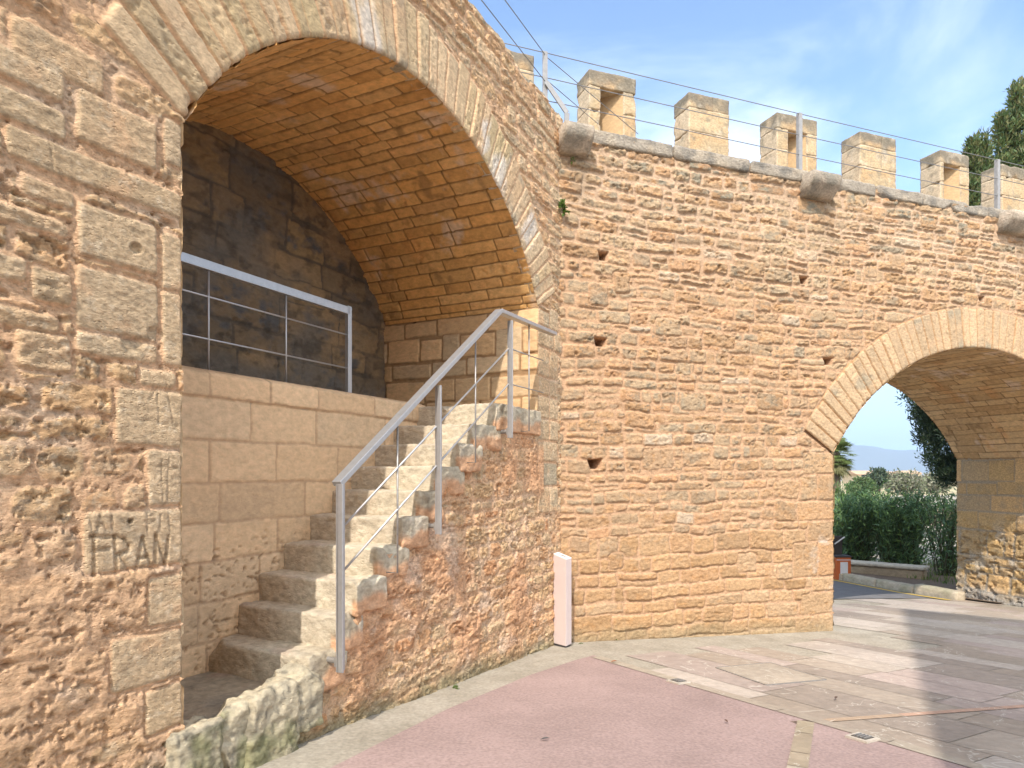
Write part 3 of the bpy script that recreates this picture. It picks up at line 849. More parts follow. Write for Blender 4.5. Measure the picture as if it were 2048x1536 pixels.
class RB:
    """several rough blocks in one mesh"""
    def __init__(s): s.V = []; s.F = []; s.C = []; s.n = 0
    def add(s, O, D, Nn, size, col, seed, yaw=0, **kw):
        P, Fs, nrm, d1, d2 = rough_box(size, seed=seed, **kw)
        if yaw:
            c, sn = math.cos(yaw), math.sin(yaw); ctr = np.array([size[0] / 2, size[1] / 2, 0])
            Q = P - ctr; P = np.stack([Q[:, 0] * c - Q[:, 1] * sn, Q[:, 0] * sn + Q[:, 1] * c, Q[:, 2]], -1) + ctr
        Wd = np.asarray(O) + P[:, :1] * D + P[:, 1:2] * Nn + P[:, 2:] * EZ
        cc = col(P, nrm, d1, d2) if callable(col) else np.broadcast_to(np.asarray(col, float), P.shape)
        s.V.append(Wd); s.F.append(Fs + s.n); s.C.append(np.clip(cc, 0.01, 0.9)); s.n += len(P)
    def build(s, name, mat, parent=None, origin=None):
        return raw_mesh(name, np.concatenate(s.V), np.concatenate(s.F), mat, parent, np.concatenate(s.C), True, origin)


def step_col(seed):
    rg_ = np.random.default_rng(seed)
    b = np.array([(0.55, 0.47, 0.34), (0.52, 0.44, 0.32), (0.57, 0.485, 0.35)][seed % 3]) * rg_.uniform(0.92, 1.06)
    def f(P, nrm, d1, d2):
        c = np.broadcast_to(b, P.shape)
        t = sst(0.1, 0.6, fbm3(P * 6 + seed * 5, 3, 2))
        c = lerp(c, (0.36, 0.30, 0.215), t * 0.55)
        out = sst(0.10, 0.0, P[:, 1]) * sst(0.35, -0.2, fbm3(P * 9 + seed, 3, 1))
        c = lerp(c, (0.34, 0.275, 0.18), out * 0.55)
        smear = sst(0.05, 0.03, P[:, 1]) * sst(0.125, 0.07, P[:, 2] + 0.05 * fbm3(P * 11 + seed, 3, 2))
        c = lerp(c, (0.60, 0.335, 0.18), smear * 0.9)
        dirty = sst(0.3, -0.1, P[:, 1] - 0.42 + 0.1 * d1) * 0
        c = lerp(c, (0.44, 0.325, 0.215), sst(0.28, 0.55, P[:, 1]) * 0.6)
        pink = sst(0.2, 0.5, fbm3(P * 4 + seed * 2, 2, 3)) * (nrm[:, 2] > 0.6)
        return lerp(c, (0.47, 0.33, 0.25), pink * 0.35)
    return f


for k in range(n_):
    s0 = RS[k]; s1 = RS[k + 1] + 0.07 if k + 1 < n_ else W
    ov = 0.022 + 0.022 * ((k * 7) % 5) / 5
    rb = RB()
    hgt = (RZ[k] - (RZ[k - 1] if k else ZL0)) + 0.035
    zb = RZ[k] - hgt
    ea = (lambda P: 0.009 + 0.012 * sst(0.12, 0.0, P[:, 1]))
    rb.add(OA + dA * (s0 - 0.012) + nA * (-ov) + EZ * zb, dA, nA, (s1 - s0 + 0.012, NST + ov + 0.03, hgt), step_col(60 + k), 60 + k, res=0.011, rad=0.016, freq=8, amp2=0.007, freq2=34, edge_amp=ea, chips=7, chipd=0.02, chipf=lambda c, r: np.array([c[0], c[1] * (0.0 if r.random() < 0.75 else 1), 1.0 if r.random() < 0.6 else c[2]]))
    o = rb.build('step', M['step_stone'], staircase)
# lower landing with broken edge stones
rb = RB()
def land_col(P, nrm, d1, d2):
    c = np.broadcast_to(np.array((0.36, 0.29, 0.20)), P.shape)
    c = lerp(c, (0.24, 0.205, 0.155), sst(-0.1, 0.5, fbm3(P * 5, 4, 1)) * 0.8)
    return lerp(c, (0.46, 0.30, 0.22), sst(0.25, 0.5, fbm3(P * 7 + 4, 3, 2)) * 0.4)
rb.add(OA + dA * -0.01 + nA * 0.02 + EZ * (ZL0 - 0.3), dA, nA, (RS[0] + 0.05, NST + 0.0, 0.3), land_col, 3, res=0.02, rad=0.03, amp=0.016, freq=5)
rb.build('landing', M['step_stone'], staircase)
def rock_col(seed, moss):
    def f(P, nrm, d1, d2):
        c = np.broadcast_to(np.array((0.47, 0.395, 0.265)), P.shape)
        c = lerp(c, (0.30, 0.26, 0.185), sst(-0.05, 0.5, fbm3(P * 8 + seed, 4, 1)) * 0.8)
        c = lerp(c, (0.15, 0.135, 0.10), sst(0.1, 0.45, fbm3(P * 26 + seed, 4, 3)) * 0.7)
        return lerp(c, (0.17, 0.17, 0.07), sst(0.1, 0.5, fbm3(P * 6 + seed * 2, 3, 2) + moss * sst(0.2, 0.0, P[:, 2])) * 0.7)
    return f
rocks = [(-0.08, 0.26, -0.06, 0.16, -1.44, ZL0 + 0.045, 0.9), (0.14, 0.19, -0.045, 0.14, -1.40, ZL0 + 0.07, 0.8), (0.27, 0.34, -0.06, 0.17, -1.40, ZL0 + 0.085, 0.5),
         (0.55, 0.24, -0.05, 0.17, -1.27, ZL0 + 0.13, 0.2)]
for k, (a, w_, b, dp, z0, z1, ms) in enumerate(rocks):
    rb = RB()
    rb.add(OA + dA * a + nA * b + EZ * z0, dA, nA, (w_, dp, z1 - z0), rock_col(k, ms), 90 + k, res=0.008, rad=0.03, amp=0.024, freq=5, amp2=0.014, freq2=28, chips=16, chipd=0.03, yaw=0.07 * (k % 3 - 1))
    rb.build('edge_stone', M['step_stone'], staircase)

# =================================================================== WALL B (gate wall with merlons)
gate_wall = thing('gate_wall', OB + dB * 2 + EZ * -1.7, 'sunlit rubble gate wall with a wide arched gateway and square merlons on top', 'wall')
GS, GZ, GR = 5.65, -1.25, 2.79
G0 = float(sB(1666)); GTH = math.asin((GS - G0) / GR); GSP = GZ + GR * math.cos(GTH); G1 = 2 * GS - G0
BS, BZ, BR = 5.95, -1.36, 2.97
BTH = math.acos((GSP - BZ) / BR)
RINGB = 0.48
ZCOP = 3.265


def facade_B():
    rng = np.random.default_rng(33)
    s = np.concatenate([np.linspace(-0.06, 7.2, 760)[:-1], np.linspace(7.2, 12.5, 160)])
    i0 = np.argmin(np.abs(s - G0)); s[i0] = G0
    z = np.linspace(-2.35, ZCOP - 0.05, 610)
    S, Z = np.meshgrid(s, z)
    # quoins of the gate jamb
    Q = []; zz = -1.95; k = 0
    for y0, y1, w in ((905, 948, 0.42), (950, 1000, 0.36), (1002, 1040, 0.5), (1042, 1080, 0.36), (1082, 1150, 0.46), (1152, 1180, 0.3), (1182, 1225, 0.45), (1227, 1285, 0.42)):
        a, b = zB(1666, y1), zB(1666, y0)
        if k % 3 != 1: Q.append((G0 - w, G0 - 0.001, a + 0.004, b - 0.004))
        else:
            Q.append((G0 - 0.22, G0 - 0.001, a + 0.004, b - 0.004)); Q.append((G0 - w - 0.1, G0 - 0.23, a + 0.004, b - 0.004))
        k += 1
    nq = len(Q)
    Sw, Zw = warp(S, Z, 0.006, 6, 0.003, 30, 1)
    sdQ, idQ = raster(s, z, Q, Sw, Zw, 0.02)
    c1 = courses(-0.1, 12.6, -2.35, -0.6, (0.11, 0.19), (0.2, 0.48), rng, split=0.10, gap=0.014)
    c2 = courses(-0.1, 12.6, -0.6, 1.9, (0.08, 0.14), (0.14, 0.38), rng, split=0.08, gap=0.020)
    c3 = courses(-0.1, 12.6, 1.9, ZCOP, (0.085, 0.17), (0.14, 0.46), rng, split=0.16, gap=0.022)
    big = []
    for _ in range(95):
        a = rng.uniform(-0.1, 9.5); b = rng.uniform(-1.3, 3.0); w_ = rng.uniform(0.16, 0.40); h_ = rng.uniform(0.12, 0.2)
        if all(a + w_ + .03 < q[0] or a > q[1] + .03 or b + h_ + .03 < q[2] or b > q[3] + .03 for q in big): big.append((a, a + w_, b, b + h_))
    fill = c1 + c2 + c3
    # courses undulate slightly
    Sr, Zr = warp(S, Z, 0.022, 3.2, 0.009, 24, 2)
    Sr = Sr + 0.012 * fbm2(S * 9, Z * 9, 2, 9)
    Zr = Zr + 0.03 * fbm2(S * 0.8, Z * 0.8, 2, 5)
    sdF, idF = raster(s, z, fill, Sr, Zr, 0.024)
    sdG, idG = raster(s, z, big, Sr + 0.006 * fbm2(S * 14, Z * 14, 2, 3), Zr, 0.03)
    sdF = np.where((0.010 - sdG) > 0, np.maximum(sdF, 0.010 - sdG), sdF)
    g_ = sdG < sdF; idF = np.where(g_, idG + len(fill), idF); sdF = np.where(g_, sdG, sdF); fill = fill + big
    r = np.hypot(S - GS, Z - GZ); th = np.arctan2(S - GS, Z - GZ); ring = np.abs(th) < GTH + 0.01
    rout = GR + RINGB
    sdF = np.maximum(sdF, np.where(ring, rout - r + 0.01, -1))
    sdF = np.where((0.010 - sdQ) > 0, np.maximum(sdF, 0.010 - sdQ), sdF)
    useQ = sdQ < sdF
    sd = np.where(useQ, sdQ, sdF); sid = np.where(useQ, idQ, idF + nq)
    # putlog holes
    holes = [(1207, 512, 0.062, 0.055), (1201, 684, 0.075, 0.055), (1190, 928, 0.085, 0.06), (1606, 560, 0.075, 0.055), (1656, 723, 0.075, 0.05), (1962, 598, 0.06, 0.045)]
    hd = np.full(S.shape, 1.0)
    for (x, y, a, b) in holes:
        cs, cz = sB(x), zB(x, y)
        xx = np.abs(Sw - cs) - a * 0.8 * (1 + 0.5 * (Zw - cz) / b * 0.6); yy = np.abs(Zw - cz) - b * 0.85
        hd = np.minimum(hd, np.maximum(xx, yy))
    sd = np.maximum(sd, 0.004 - hd)
    sid = np.where(sd > 0.03, -1, sid)
    n = nq + len(fill)
    prot = np.concatenate([rng.uniform(0.008, 0.018, nq), rng.uniform(0.008, 0.024, len(c1)), rng.uniform(0.005, 0.021, len(c2)), rng.uniform(0.006, 0.027, len(c3)), rng.uniform(0.008, 0.022, len(big))])
    rough = np.concatenate([rng.uniform(0.003, 0.009, nq), rng.uniform(0.007, 0.016, len(c1)), rng.uniform(0.006, 0.022, len(c2)), rng.uniform(0.012, 0.032, len(c3)), rng.uniform(0.006, 0.02, len(big))])
    h, prof = relief(S, Z, sd, sid, prot, rough, 0.014, 4, 1.8)
    h += 0.008 * fbm2(S * 1.4, Z * 1.4, 2, 3)
    er = fbm2(S * 18, Z * 26, 4, 7, 0.6)
    rk = rng.random(n)[np.where(sid >= 0, sid, 0)]
    h -= prof * 0.022 * sst(0.18, 0.5, er) * (rk > 0.35) * (0.4 + 0.6 * sst(-0.6, 1.5, Z))
    h = np.where(hd < 0, h - 0.24 * sst(0.0, -0.014, hd), h)
    under = ring & (r < rout - 0.02)
    h = np.where(under, -0.03, h)
    ii = np.where(sid >= 0, sid, 0)
    base = np.concatenate([pick(rng, [(0.455, 0.30, 0.165), (0.44, 0.285, 0.155), (0.42, 0.265, 0.14)], nq, 0.06), pick(rng, [(0.425, 0.265, 0.135), (0.445, 0.285, 0.15), (0.40, 0.245, 0.12), (0.45, 0.305, 0.175)], len(c1), 0.15), pick(rng, TAN + CREAMB[:2], len(c2), 0.1), pick(rng, TAN + CREAMB, len(c3), 0.12), pick(rng, TAN + CREAMB, len(big), 0.08)])
    st = base[ii]
    st = lerp(st, (0.50, 0.29, 0.145), (rng.random(n)[ii] > 0.9) * 0.5 * np.ones(S.shape))
    # grey lichen on the upper two thirds
    lich = sst(-0.12, 0.42, fbm2(S * 7, Z * 12, 4, 6, 0.6) + 0.32 * (rng.random(n)[ii] - 0.5))
    lich *= 0.45 + 0.55 * (rng.random(n)[ii] > 0.5)
    lich *= sst(-1.5, 0.2, Z) * (0.55 + 0.45 * sst(2.2, 3.0, Z)) * sst(6.0, 1.0, S * 0.8 - Z)
    st = lerp(st, GREY * 0.98, lich * 1.0)
    st = lerp(st, (0.52, 0.42, 0.30), (rng.random(n)[ii] > 0.97) * (ii > nq + len(c1)) * 0.6)
    spk = sst(0.10, 0.42, fbm2(S * 30, Z * 40, 4, 1, 0.65)) * sst(-0.2, 0.3, fbm2(S * 4 + 9, Z * 6, 3, 10)) * sst(-1.3, 0.2, Z)
    st = lerp(st, (0.18, 0.155, 0.11), spk * 0.75)
    st = lerp(st, (0.50, 0.27, 0.11), sst(0.15, 0.5, fbm2(S * 16 + 3, Z * 24, 4, 8, 0.65)) * 0.45)
    m = lerp(np.broadcast_to(MORTB, S.shape + (3,)), (0.50, 0.37, 0.25), sst(1.6, 2.8, Z + 0.4 * fbm2(S * 2, Z * 2, 3, 1)) * 0.6)
    t = sst(0.25, 0.85, prof)[..., None]
    col = m * (1 - t) + st * t
    # pale lime mortar by the jamb foot
    lime = sst(0.2, 0.5, fbm2(S * 6, Z * 8, 4, 2)) * sst(0.7, 0.2, G0 - S) * sst(-0.4, -0.9, Z) * (1 - 0.6 * t[..., 0])
    col = lerp(col, (0.56, 0.50, 0.42), lime * 0.8)
    gr = GA + GX * (OB[0] + S * dB[0]) + GY * (OB[1] + S * dB[1])
    damp = sst(0.20, 0.02, Z - gr + 0.09 * fbm2(S * 6, Z * 6, 3, 2))
    col = lerp(col, (0.30, 0.24, 0.14), damp * 0.6)
    # streak of damp below each water spout
    for xs in (1160, 1650, 2045):
        c = sB(xs)
        stn = sst(0.16, 0.05, np.abs(S - c) + 0.05 * fbm2(S * 6, Z * 3, 3, 4)) * sst(2.2, 3.0, Z)
        col = lerp(col, (0.22, 0.18, 0.12), stn * 0.45)
    eg = np.exp(-np.abs(S - G0) / 0.014) * (S <= G0 + 1e-4)
    S2 = S - eg * (0.010 * (1 - prof) + 0.004 + 0.006 * fbm2(S * 0, Z * 16, 3, 2))
    P = OB + S2[..., None] * dB - h[..., None] * nB + Z[..., None] * EZ
    sc = (S[:-1, :-1] + S[1:, 1:]) / 2; zc = (Z[:-1, :-1] + Z[1:, 1:]) / 2
    rc = np.hypot(sc - GS, zc - GZ)
    op = (sc > G0) & (sc < G1) & ((zc < GSP) | (rc < GR + 0.12))
    raw_mesh('facade', P.reshape(-1, 3), grid_faces(*S.shape, keep=~op), M['stone'], gate_wall, np.clip(col * np.array((0.95, 0.93, 0.92)), 0.01, 0.9).reshape(-1, 3))


facade_B()
ring_mesh('arch_ring', gate_wall, GS - G0, GZ, GR, GTH, RINGB, (0.10, 0.135), 35, OB, dB, nB, GS,
          [(0.48, 0.33, 0.19), (0.46, 0.315, 0.18), (0.495, 0.34, 0.195), (0.43, 0.30, 0.175)], da=0.009, jag=0.008, rgh=0.0035, mort=(0.40, 0.23, 0.11))
vault_mesh('vault', gate_wall, (GS, GZ, GR, GTH), (BS, BZ, BR, BTH), NOUT, 44, OB, dB, nB, (0.09, 0.14), (0.25, 0.7),
           [(0.55, 0.36, 0.175), (0.58, 0.39, 0.195), (0.52, 0.33, 0.155), (0.60, 0.41, 0.215)], res=0.014, extra=0.0, joint=(0.22, 0.14, 0.07))
# jambs of the gate
jx0 = BS - BR * math.sin(BTH); jx1 = BS + BR * math.sin(BTH)
for nm, sa, sb, sgn in (('jamb', G0, jx0, 1), ('jamb', G1, jx1, -1)):
    p0 = OB + dB * sa; p1 = OB + dB * sb + nB * NOUT
    D = p1 - p0; Ln = np.linalg.norm(D); D = D / Ln
    Nn = np.array([-D[1], D[0], 0]) * sgn      # into the masonry
    big = courses(-0.05, Ln + 0.1, -0.9, GSP, (0.2, 0.3), (0.35, 0.75), rg, split=0, gap=0.012)
    lowc = courses(-0.05, Ln + 0.1, -2.4, -0.9, (0.22, 0.36), (0.25, 0.6), rg, split=0.15, gap=0.03)
    def jpost(S, Z, h, col, prof, sid):
        lw = sst(-0.5, -1.0, Z + 0.15 * fbm2(S * 2, Z * 2, 2, 3))
        h = h + lw * (0.03 * fbm2(S * 7, Z * 12, 4, 6) - 0.05 * sst(0.15, 0.5, fbm2(S * 14, Z * 22, 3, 8)))
        ft = sst(-1.75, -2.0, Z + 0.08 * fbm2(S * 4, Z * 4, 3, 5))
        h = h + ft * (0.05 + 0.03 * fbm2(S * 6, Z * 6, 3, 2))
        col = lerp(col, (0.34, 0.32, 0.28), ft * 0.85)
        lime = sst(0.2, 0.5, fbm2(S * 5, Z * 5, 4, 1)) * lw
        return h, lerp(col, (0.48, 0.42, 0.33), lime * 0.6)
    flat_masonry(nm, gate_wall, p0, D, Nn, -0.004, Ln, -2.5, GSP + 0.02, big + lowc, [(0.50, 0.33, 0.15), (0.56, 0.36, 0.15), (0.44, 0.31, 0.17), (0.58, 0.37, 0.17)], 57, M['rough_stone'], 0.016, postfn=jpost, grey=0.35, flip=(sgn > 0), mort=(0.38, 0.30, 0.2), rough=(0.004, 0.012))
# core of the wall: walkway, outer face and outer parapet
cm = MB()
def bq(s0, n0, s1, n1): return [tuple((OB + dB * a + nB * b)[:2]) for a, b in ((s0, n0), (s1, n0), (s1, n1), (s0, n1))]
cm.prism(bq(-1.5, 0.05, 12.5, NOUT - 0.05), ZCOP - 0.22, ZCOP - 0.08, (0.42, 0.34, 0.24))
cm.build('walkway', M['smooth_stone'], gate_wall)
orr = courses(-1.5, 12.6, -2.4, ZCOP + 0.7, (0.12, 0.2), (0.2, 0.5), rg, split=0.1, gap=0.016)
def outer_keep(sc, zc):
    rc = np.hypot((12.5 - sc) - BS, zc - BZ)
    return ~(((12.5 - sc) > jx0) & ((12.5 - sc) < jx1) & ((zc < GSP) | (rc < BR)))
orr2 = [(a, b, c, d) for a, b, c, d in orr]
flat_masonry('outer_face', gate_wall, OB + dB * 12.5 + nB * NOUT, -dB, -nB, 0.0, 14.0, -2.4, ZCOP + 0.7, orr, TAN, 58, M['stone'], 0.03, keepfn=outer_keep)
pm_ = MB(); pm_.prism(bq(-1.5, 2.02, 12.5, NOUT - 0.03), ZCOP - 0.1, ZCOP + 0.66, (0.5, 0.38, 0.24)); pm_.build('outer_parapet', M['smooth_stone'], gate_wall)
# grey coping along the inner edge
rb = RB(); x = float(sB(1185)) ; k = 0
while x < 12.4:
    L_ = rg.uniform(0.7, 1.25)
    def ccol(P, nrm, d1, d2, k=k):
        c = np.broadcast_to(np.array((0.35, 0.295, 0.225)), P.shape)
        c = lerp(c, (0.165, 0.15, 0.125), sst(-0.1, 0.5, fbm3(P * 7 + k * 3, 4, 1)) * 0.8)
        return lerp(c, (0.50, 0.40, 0.28), sst(0.2, 0.5, fbm3(P * 5 + k * 5, 3, 2)) * 0.5)
    rb.add(OB + dB * x + nB * (-0.036 + rg.uniform(-0.008, 0.008)) + EZ * (ZCOP - 0.135), dB, nB, (L_ - 0.008, 0.5, 0.135), ccol, 120 + k, res=0.022, rad=0.022, amp=0.012, freq=6, amp2=0.007, freq2=25, chips=8, chipd=0.03)
    x += L_; k += 1
rb.build('coping', M['rough_stone'], gate_wall)
# water spouts: corbelled blocks with a rounded underside
def spout(xl, xr, proj=0.2):
    s0, s1 = float(sB(xl, -proj)), float(sB(xr, -proj)); zt = ZCOP - 0.05; hh = 0.245
    prof = [(0.12, -0.02), (-proj, -0.02), (-proj - 0.015, -0.07), (-proj + 0.0, -0.13), (-proj + 0.06, -0.19), (-proj * 0.45, -0.235), (-0.06, -hh), (0.12, -hh)]
    # refine into a grid: profile x width
    pr = []
    for i in range(len(prof)):
        a, b = np.array(prof[i]), np.array(prof[(i + 1) % len(prof)])
        m_ = max(int(np.linalg.norm(b - a) / 0.025), 1)
        pr += [a + (b - a) * j / m_ for j in range(m_)]
    pr = np.array(pr); ws = np.linspace(s0, s1, 13)
    V = np.array([[OB + dB * w + nB * p[0] + EZ * (zt + p[1]) for p in pr] for w in ws])
    flat = V.reshape(-1, 3); dn = fbm3(flat * 6, 3, 1); dn2 = fbm3(flat * 22, 3, 2)
    flat = flat + (np.stack([dn, dn2, fbm3(flat * 9 + 5, 3, 0)], -1)) * 0.005
    nP = len(pr); Fq = []
    for i in range(len(ws) - 1):
        for j in range(nP): Fq.append((i * nP + j, i * nP + (j + 1) % nP, (i + 1) * nP + (j + 1) % nP, (i + 1) * nP + j))
    cc = lerp(np.broadcast_to(np.array((0.47, 0.375, 0.275)), flat.shape), (0.27, 0.235, 0.18), sst(-0.2, 0.5, fbm3(flat * 5, 4, 1)))
    mb = MB(); mb.v = [tuple(p) for p in flat]; mb.f = Fq + [tuple(range(nP)), tuple((len(ws) - 1) * nP + j for j in range(nP))]; mb.c = [tuple(c) for c in cc]
    return mb.build('water_spout', M['rough_stone'], gate_wall, smooth=True)
spout(1131, 1188); spout(1627, 1682); spout(2026, 2084)


# merlons on the outer edge
N0 = 2.02; MT = 0.36
ZM = float(np.mean([zB(x, y, N0) for x, y in ((1178, 140), (1380, 182), (1555, 222), (1722, 264), (1882, 298))]))
def merl_col(k, ztop):
    def f(P, nrm, d1, d2):
        c = np.broadcast_to(np.array([(0.44, 0.32, 0.185), (0.41, 0.305, 0.18), (0.46, 0.34, 0.20)][k % 3]), P.shape)
        c = lerp(c, (0.47, 0.29, 0.14), sst(0.0, 0.5, fbm3(P * 3 + k, 3, 2)) * 0.6)
        return c
    return f
def merlon(xl, xr, niche, seed, label=None):
    s0 = float(sB(xl, N0)); s1 = float(sB(xr, N0)); w = s1 - s0
    z0 = ZCOP + 0.5; rng = np.random.default_rng(seed)
    rb = RB(); O = OB + nB * N0
    H = [ZM - 0.20, ZM - 0.52, ZM - 0.86, z0]
    zt = ZM
    def blk(a, b, za, zb_, k, n0=0.0, n1=MT):
        def col(P, nrm, d1, d2):
            c = merl_col(k, ZM)(P, nrm, d1, d2)
            hz = za + P[:, 2]
            pn = fbm3(np.stack([P[:, 0] + a, P[:, 1], hz], -1) * 6 + seed, 4, 1)
            top = sst(ZM - 0.27, ZM - 0.07, hz + 0.20 * pn)
            c = lerp(c, (0.15, 0.135, 0.105), top * 0.85)
            sz = np.array([b - a, n1 - n0, zb_ - za]); e_ = np.minimum(P, sz - P)[:, [0, 2]].min(1)
            c = lerp(c, (0.56, 0.45, 0.32), sst(0.016, 0.004, e_ + 0.006 * pn) * 0.55 * (1 - top))
            blk_ = sst(0.15, 0.5, fbm3(np.stack([P[:, 0] + a, P[:, 1], hz], -1) * 13 + seed * 3, 4, 2))
            c = lerp(c, (0.25, 0.205, 0.14), blk_ * 0.75)
            return lerp(c, (0.55, 0.46, 0.34), sst(0.3, 0.5, pn) * 0.35)
        rb.add(O + dB * (s0 + a) + nB * n0 + EZ * za, dB, nB, (b - a - 0.001, n1 - n0, zb_ - za - 0.001), col, seed * 11 + k, res=0.022, rad=0.006, amp=0.007, freq=5, amp2=0.007, freq2=26, chips=3, chipd=0.016)
    if not niche:
        k = 0
        for zz_ in H:
            cut = w * rng.choice([0.0, 0.38, 0.6])
            if cut > 0: blk(0, cut, zz_, zt, k); blk(cut, w, zz_, zt, k + 1)
            else: blk(0, w, zz_, zt, k)
            zt = zz_; k += 2
    else:
        a, b = w * niche[0], w * niche[1]
        zn1 = ZM - niche[2]; zn0 = zn1 - 0.62
        blk(0, w, zn1, ZM, 0)
        zt = zn1; k = 1
        for zz_ in (zn1 - 0.30, zn0):
            blk(0, a, zz_, zt, k); blk(b, w, zz_, zt, k + 1); zt = zz_; k += 2
        blk(0, w, z0, zn0, k)
    o = rb.build('merlon', M['stone'], gate_wall)
    if niche:
        mb = MB()
        pts = [(b + 0.01, 0.012), (a + 0.05, MT - 0.012), (b + 0.06, MT - 0.012)]
        mb.prism([tuple((O + dB * (s0 + p) + nB * q_)[:2]) for p, q_ in pts], zn0 - 0.01, zn1 + 0.01, (0.46, 0.31, 0.165))
        r_ = mb.build('splayed_reveal', M['smooth_stone'], o)
    return o
wm = float(sB(1272, N0) - sB(1178, N0))
def xs_for(s):            # column of a wall coordinate at the merlon plane
    p = OB + nB * N0 + dB * s
    return CX + F * p[0] / p[1]
s_r0 = float(sB(1068, N0))
merlon(xs_for(s_r0 - 0.66), 1068, None, 1)
merlon(1178, 1272, (0.24, 0.73, 0.20), 2)
merlon(1378, 1458, None, 3)
merlon(1554, 1634, (0.27, 0.74, 0.22), 4)
merlon(1720, 1792, None, 5)
merlon(1881, 1938, (0.12, 0.7, 0.20), 6)
merlon(2004, 2062, None, 7)
s_l = float(sB(2062, N0))
merlon(xs_for(s_l + 0.75), xs_for(s_l + 1.4), (0.25, 0.73, 0.2), 8)
merlon(xs_for(s_l + 2.15), xs_for(s_l + 2.8), None, 9)

# =================================================================== RAILINGS
NR = -0.10
stair_rail = thing('stair_railing', pA(682, 1340, NR), 'sloping brushed steel handrail with bar posts fixed beside the stone steps', 'railing')
def R_(x, y): return pA(x, y, NR)
def vbar(name, x, y0, y1, parent, w=0.055, t=0.014, nn=NR, foot=True):
    mb = MB(); p0 = pA(x, y0, nn); p1 = p0.copy(); p1[2] = pA(x, y1, nn)[2]
    # channel: web facing along the wall with two flanges
    mb.bar(p0 - dA * w * 0.0, p1, w, t, dA)
    mb.bar(p0 - nA * 0.018 - dA * (w / 2 - 0.006), p1 - nA * 0.018 - dA * (w / 2 - 0.006), 0.012, 0.036, dA)
    o = mb.build(name, M['steel'], parent, bevel=0.0015)
    if foot:
        f = MB(); q0 = p1 + EZ * 0.05
        f.tube([q0 - nA * 0.005 + nA * 0.0, q0 + nA * (-nn + 0.04)], 0.016, 10)
        f.bar(q0 + nA * 0.008, q0 + nA * 0.02, 0.05, 0.05, dA)
        f.build('bracket', M['steel_dark'], o)
    return o
vbar('post', 681, 968, 1342, stair_rail)
vbar('post', 877, 772, 1068, stair_rail, 0.06)
vbar('post', 1020, 643, 876, stair_rail, 0.06)
a0, a1 = R_(674, 968), R_(998, 622); a2 = R_(1108, 668)
mb = MB(); mb.bar(a0, a1, 0.058, 0.030, nA); mb.bar(a1, a2, 0.058, 0.030, nA)
mb.build('handrail', M['steel'], stair_rail, bevel=0.003)
for (y0, y1) in ((1049, 697), (1138, 768)):
    mb = MB(); mb.tube([R_(690, y0), R_(1017, y1)], 0.0065, 8); mb.build('rod', M['steel'], stair_rail, smooth=True)
for y in (697, 768):
    p = R_(1020, y); mb = MB(); mb.tube([p, p + dA * 0.62], 0.005, 8); mb.build('rod', M['steel_dark'], stair_rail, smooth=True)
for (x, y0, y1) in ((795, 846, 1146), (951, 680, 925), (1058, 645, 862)):
    p0 = R_(x, y0); p1 = p0.copy(); p1[2] = R_(x, y1)[2]
    mb = MB(); mb.tube([p0, p1, p1 + nA * 0.12], 0.006, 8); mb.build('baluster', M['steel_dark'], stair_rail, smooth=True)

NG = NST + 0.10
guard = thing('guard_railing', pA(697, 790, NG), 'low steel guard rail standing on the parapet inside the dark arched recess', 'railing')
G = lambda x, y: pA(x, y, NG)
g1 = G(697, 622); g0 = g1 - dA * 1.86
mb = MB(); mb.bar(g0, g1, 0.03, 0.052, nA); mb.build('top_rail', M['steel'], guard, bevel=0.002)
mb = MB(); p = G(697, 613); q_ = p.copy(); q_[2] = ZTOP - 0.01; mb.bar(p, q_, 0.04, 0.03, dA); gp = mb.build('post', M['steel'], guard, bevel=0.002)
mb = MB(); mb.bar(q_ + EZ * 0.012, q_ + EZ * 0.02, 0.10, 0.09, dA); mb.build('base_plate', M['steel_dark'], gp)
for y in (668, 735):
    p = G(688, y); mb = MB(); mb.tube([p - dA * 1.84, p + dA * 0.03], 0.0055, 8); mb.build('rod', M['steel'], guard, smooth=True)
for x, y in ((572, 600), (417, 545), (250, 480)):
    p = G(x, y); p[2] = g1[2] - 0.02; q_ = p.copy(); q_[2] = ZTOP - 0.01
    mb = MB(); mb.tube([p, q_], 0.0065, 8); mb.build('baluster', M['steel'], guard, smooth=True)

# cable railing on the wall top
cable = thing('cable_railing', pB(1601, 338, 0.08), 'thin steel cable railing with flat posts along the top of the gate wall', 'railing')
NC = 0.10
def cpost(x, ytop):
    p = pB(x, ytop, NC); q_ = p.copy(); q_[2] = ZCOP - 0.02
    mb = MB(); mb.bar(p, q_, 0.045, 0.012, dB); mb.bar(p + nB * 0.02 - dB * 0.02, q_ + nB * 0.02 - dB * 0.02, 0.01, 0.04, dB); return mb.build('post', M['steel_post'], cable, bevel=0.0015), p
_, t2 = cpost(1601, 226); _, t3 = cpost(1997, 319)
s3 = (t3 - OB) @ dB; s2 = (t2 - OB) @ dB
p4 = t3 + dB * (s3 - s2); mb = MB(); q_ = p4.copy(); q_[2] = ZCOP - 0.02; mb.bar(p4, q_, 0.045, 0.012, dB); mb.build('post', M['steel_post'], cable)
t1 = pB(1090, 103, NC); q_ = t1.copy(); q_[2] = ZCOP + 0.02
mb = MB(); mb.bar(t1, q_, 0.05, 0.014, dB); mb.build('post', M['steel_post'], cable, bevel=0.0015)
mb = MB(); br0 = pB(1093, 165, NC - 0.02); br1 = pB(1134, 226, NC - 0.04); br2 = pB(1133, 250, NC - 0.04)
mb.bar(br0, br1, 0.05, 0.014, dB); mb.bar(br1 - EZ * 0.0, br2, 0.05, 0.014, dB)
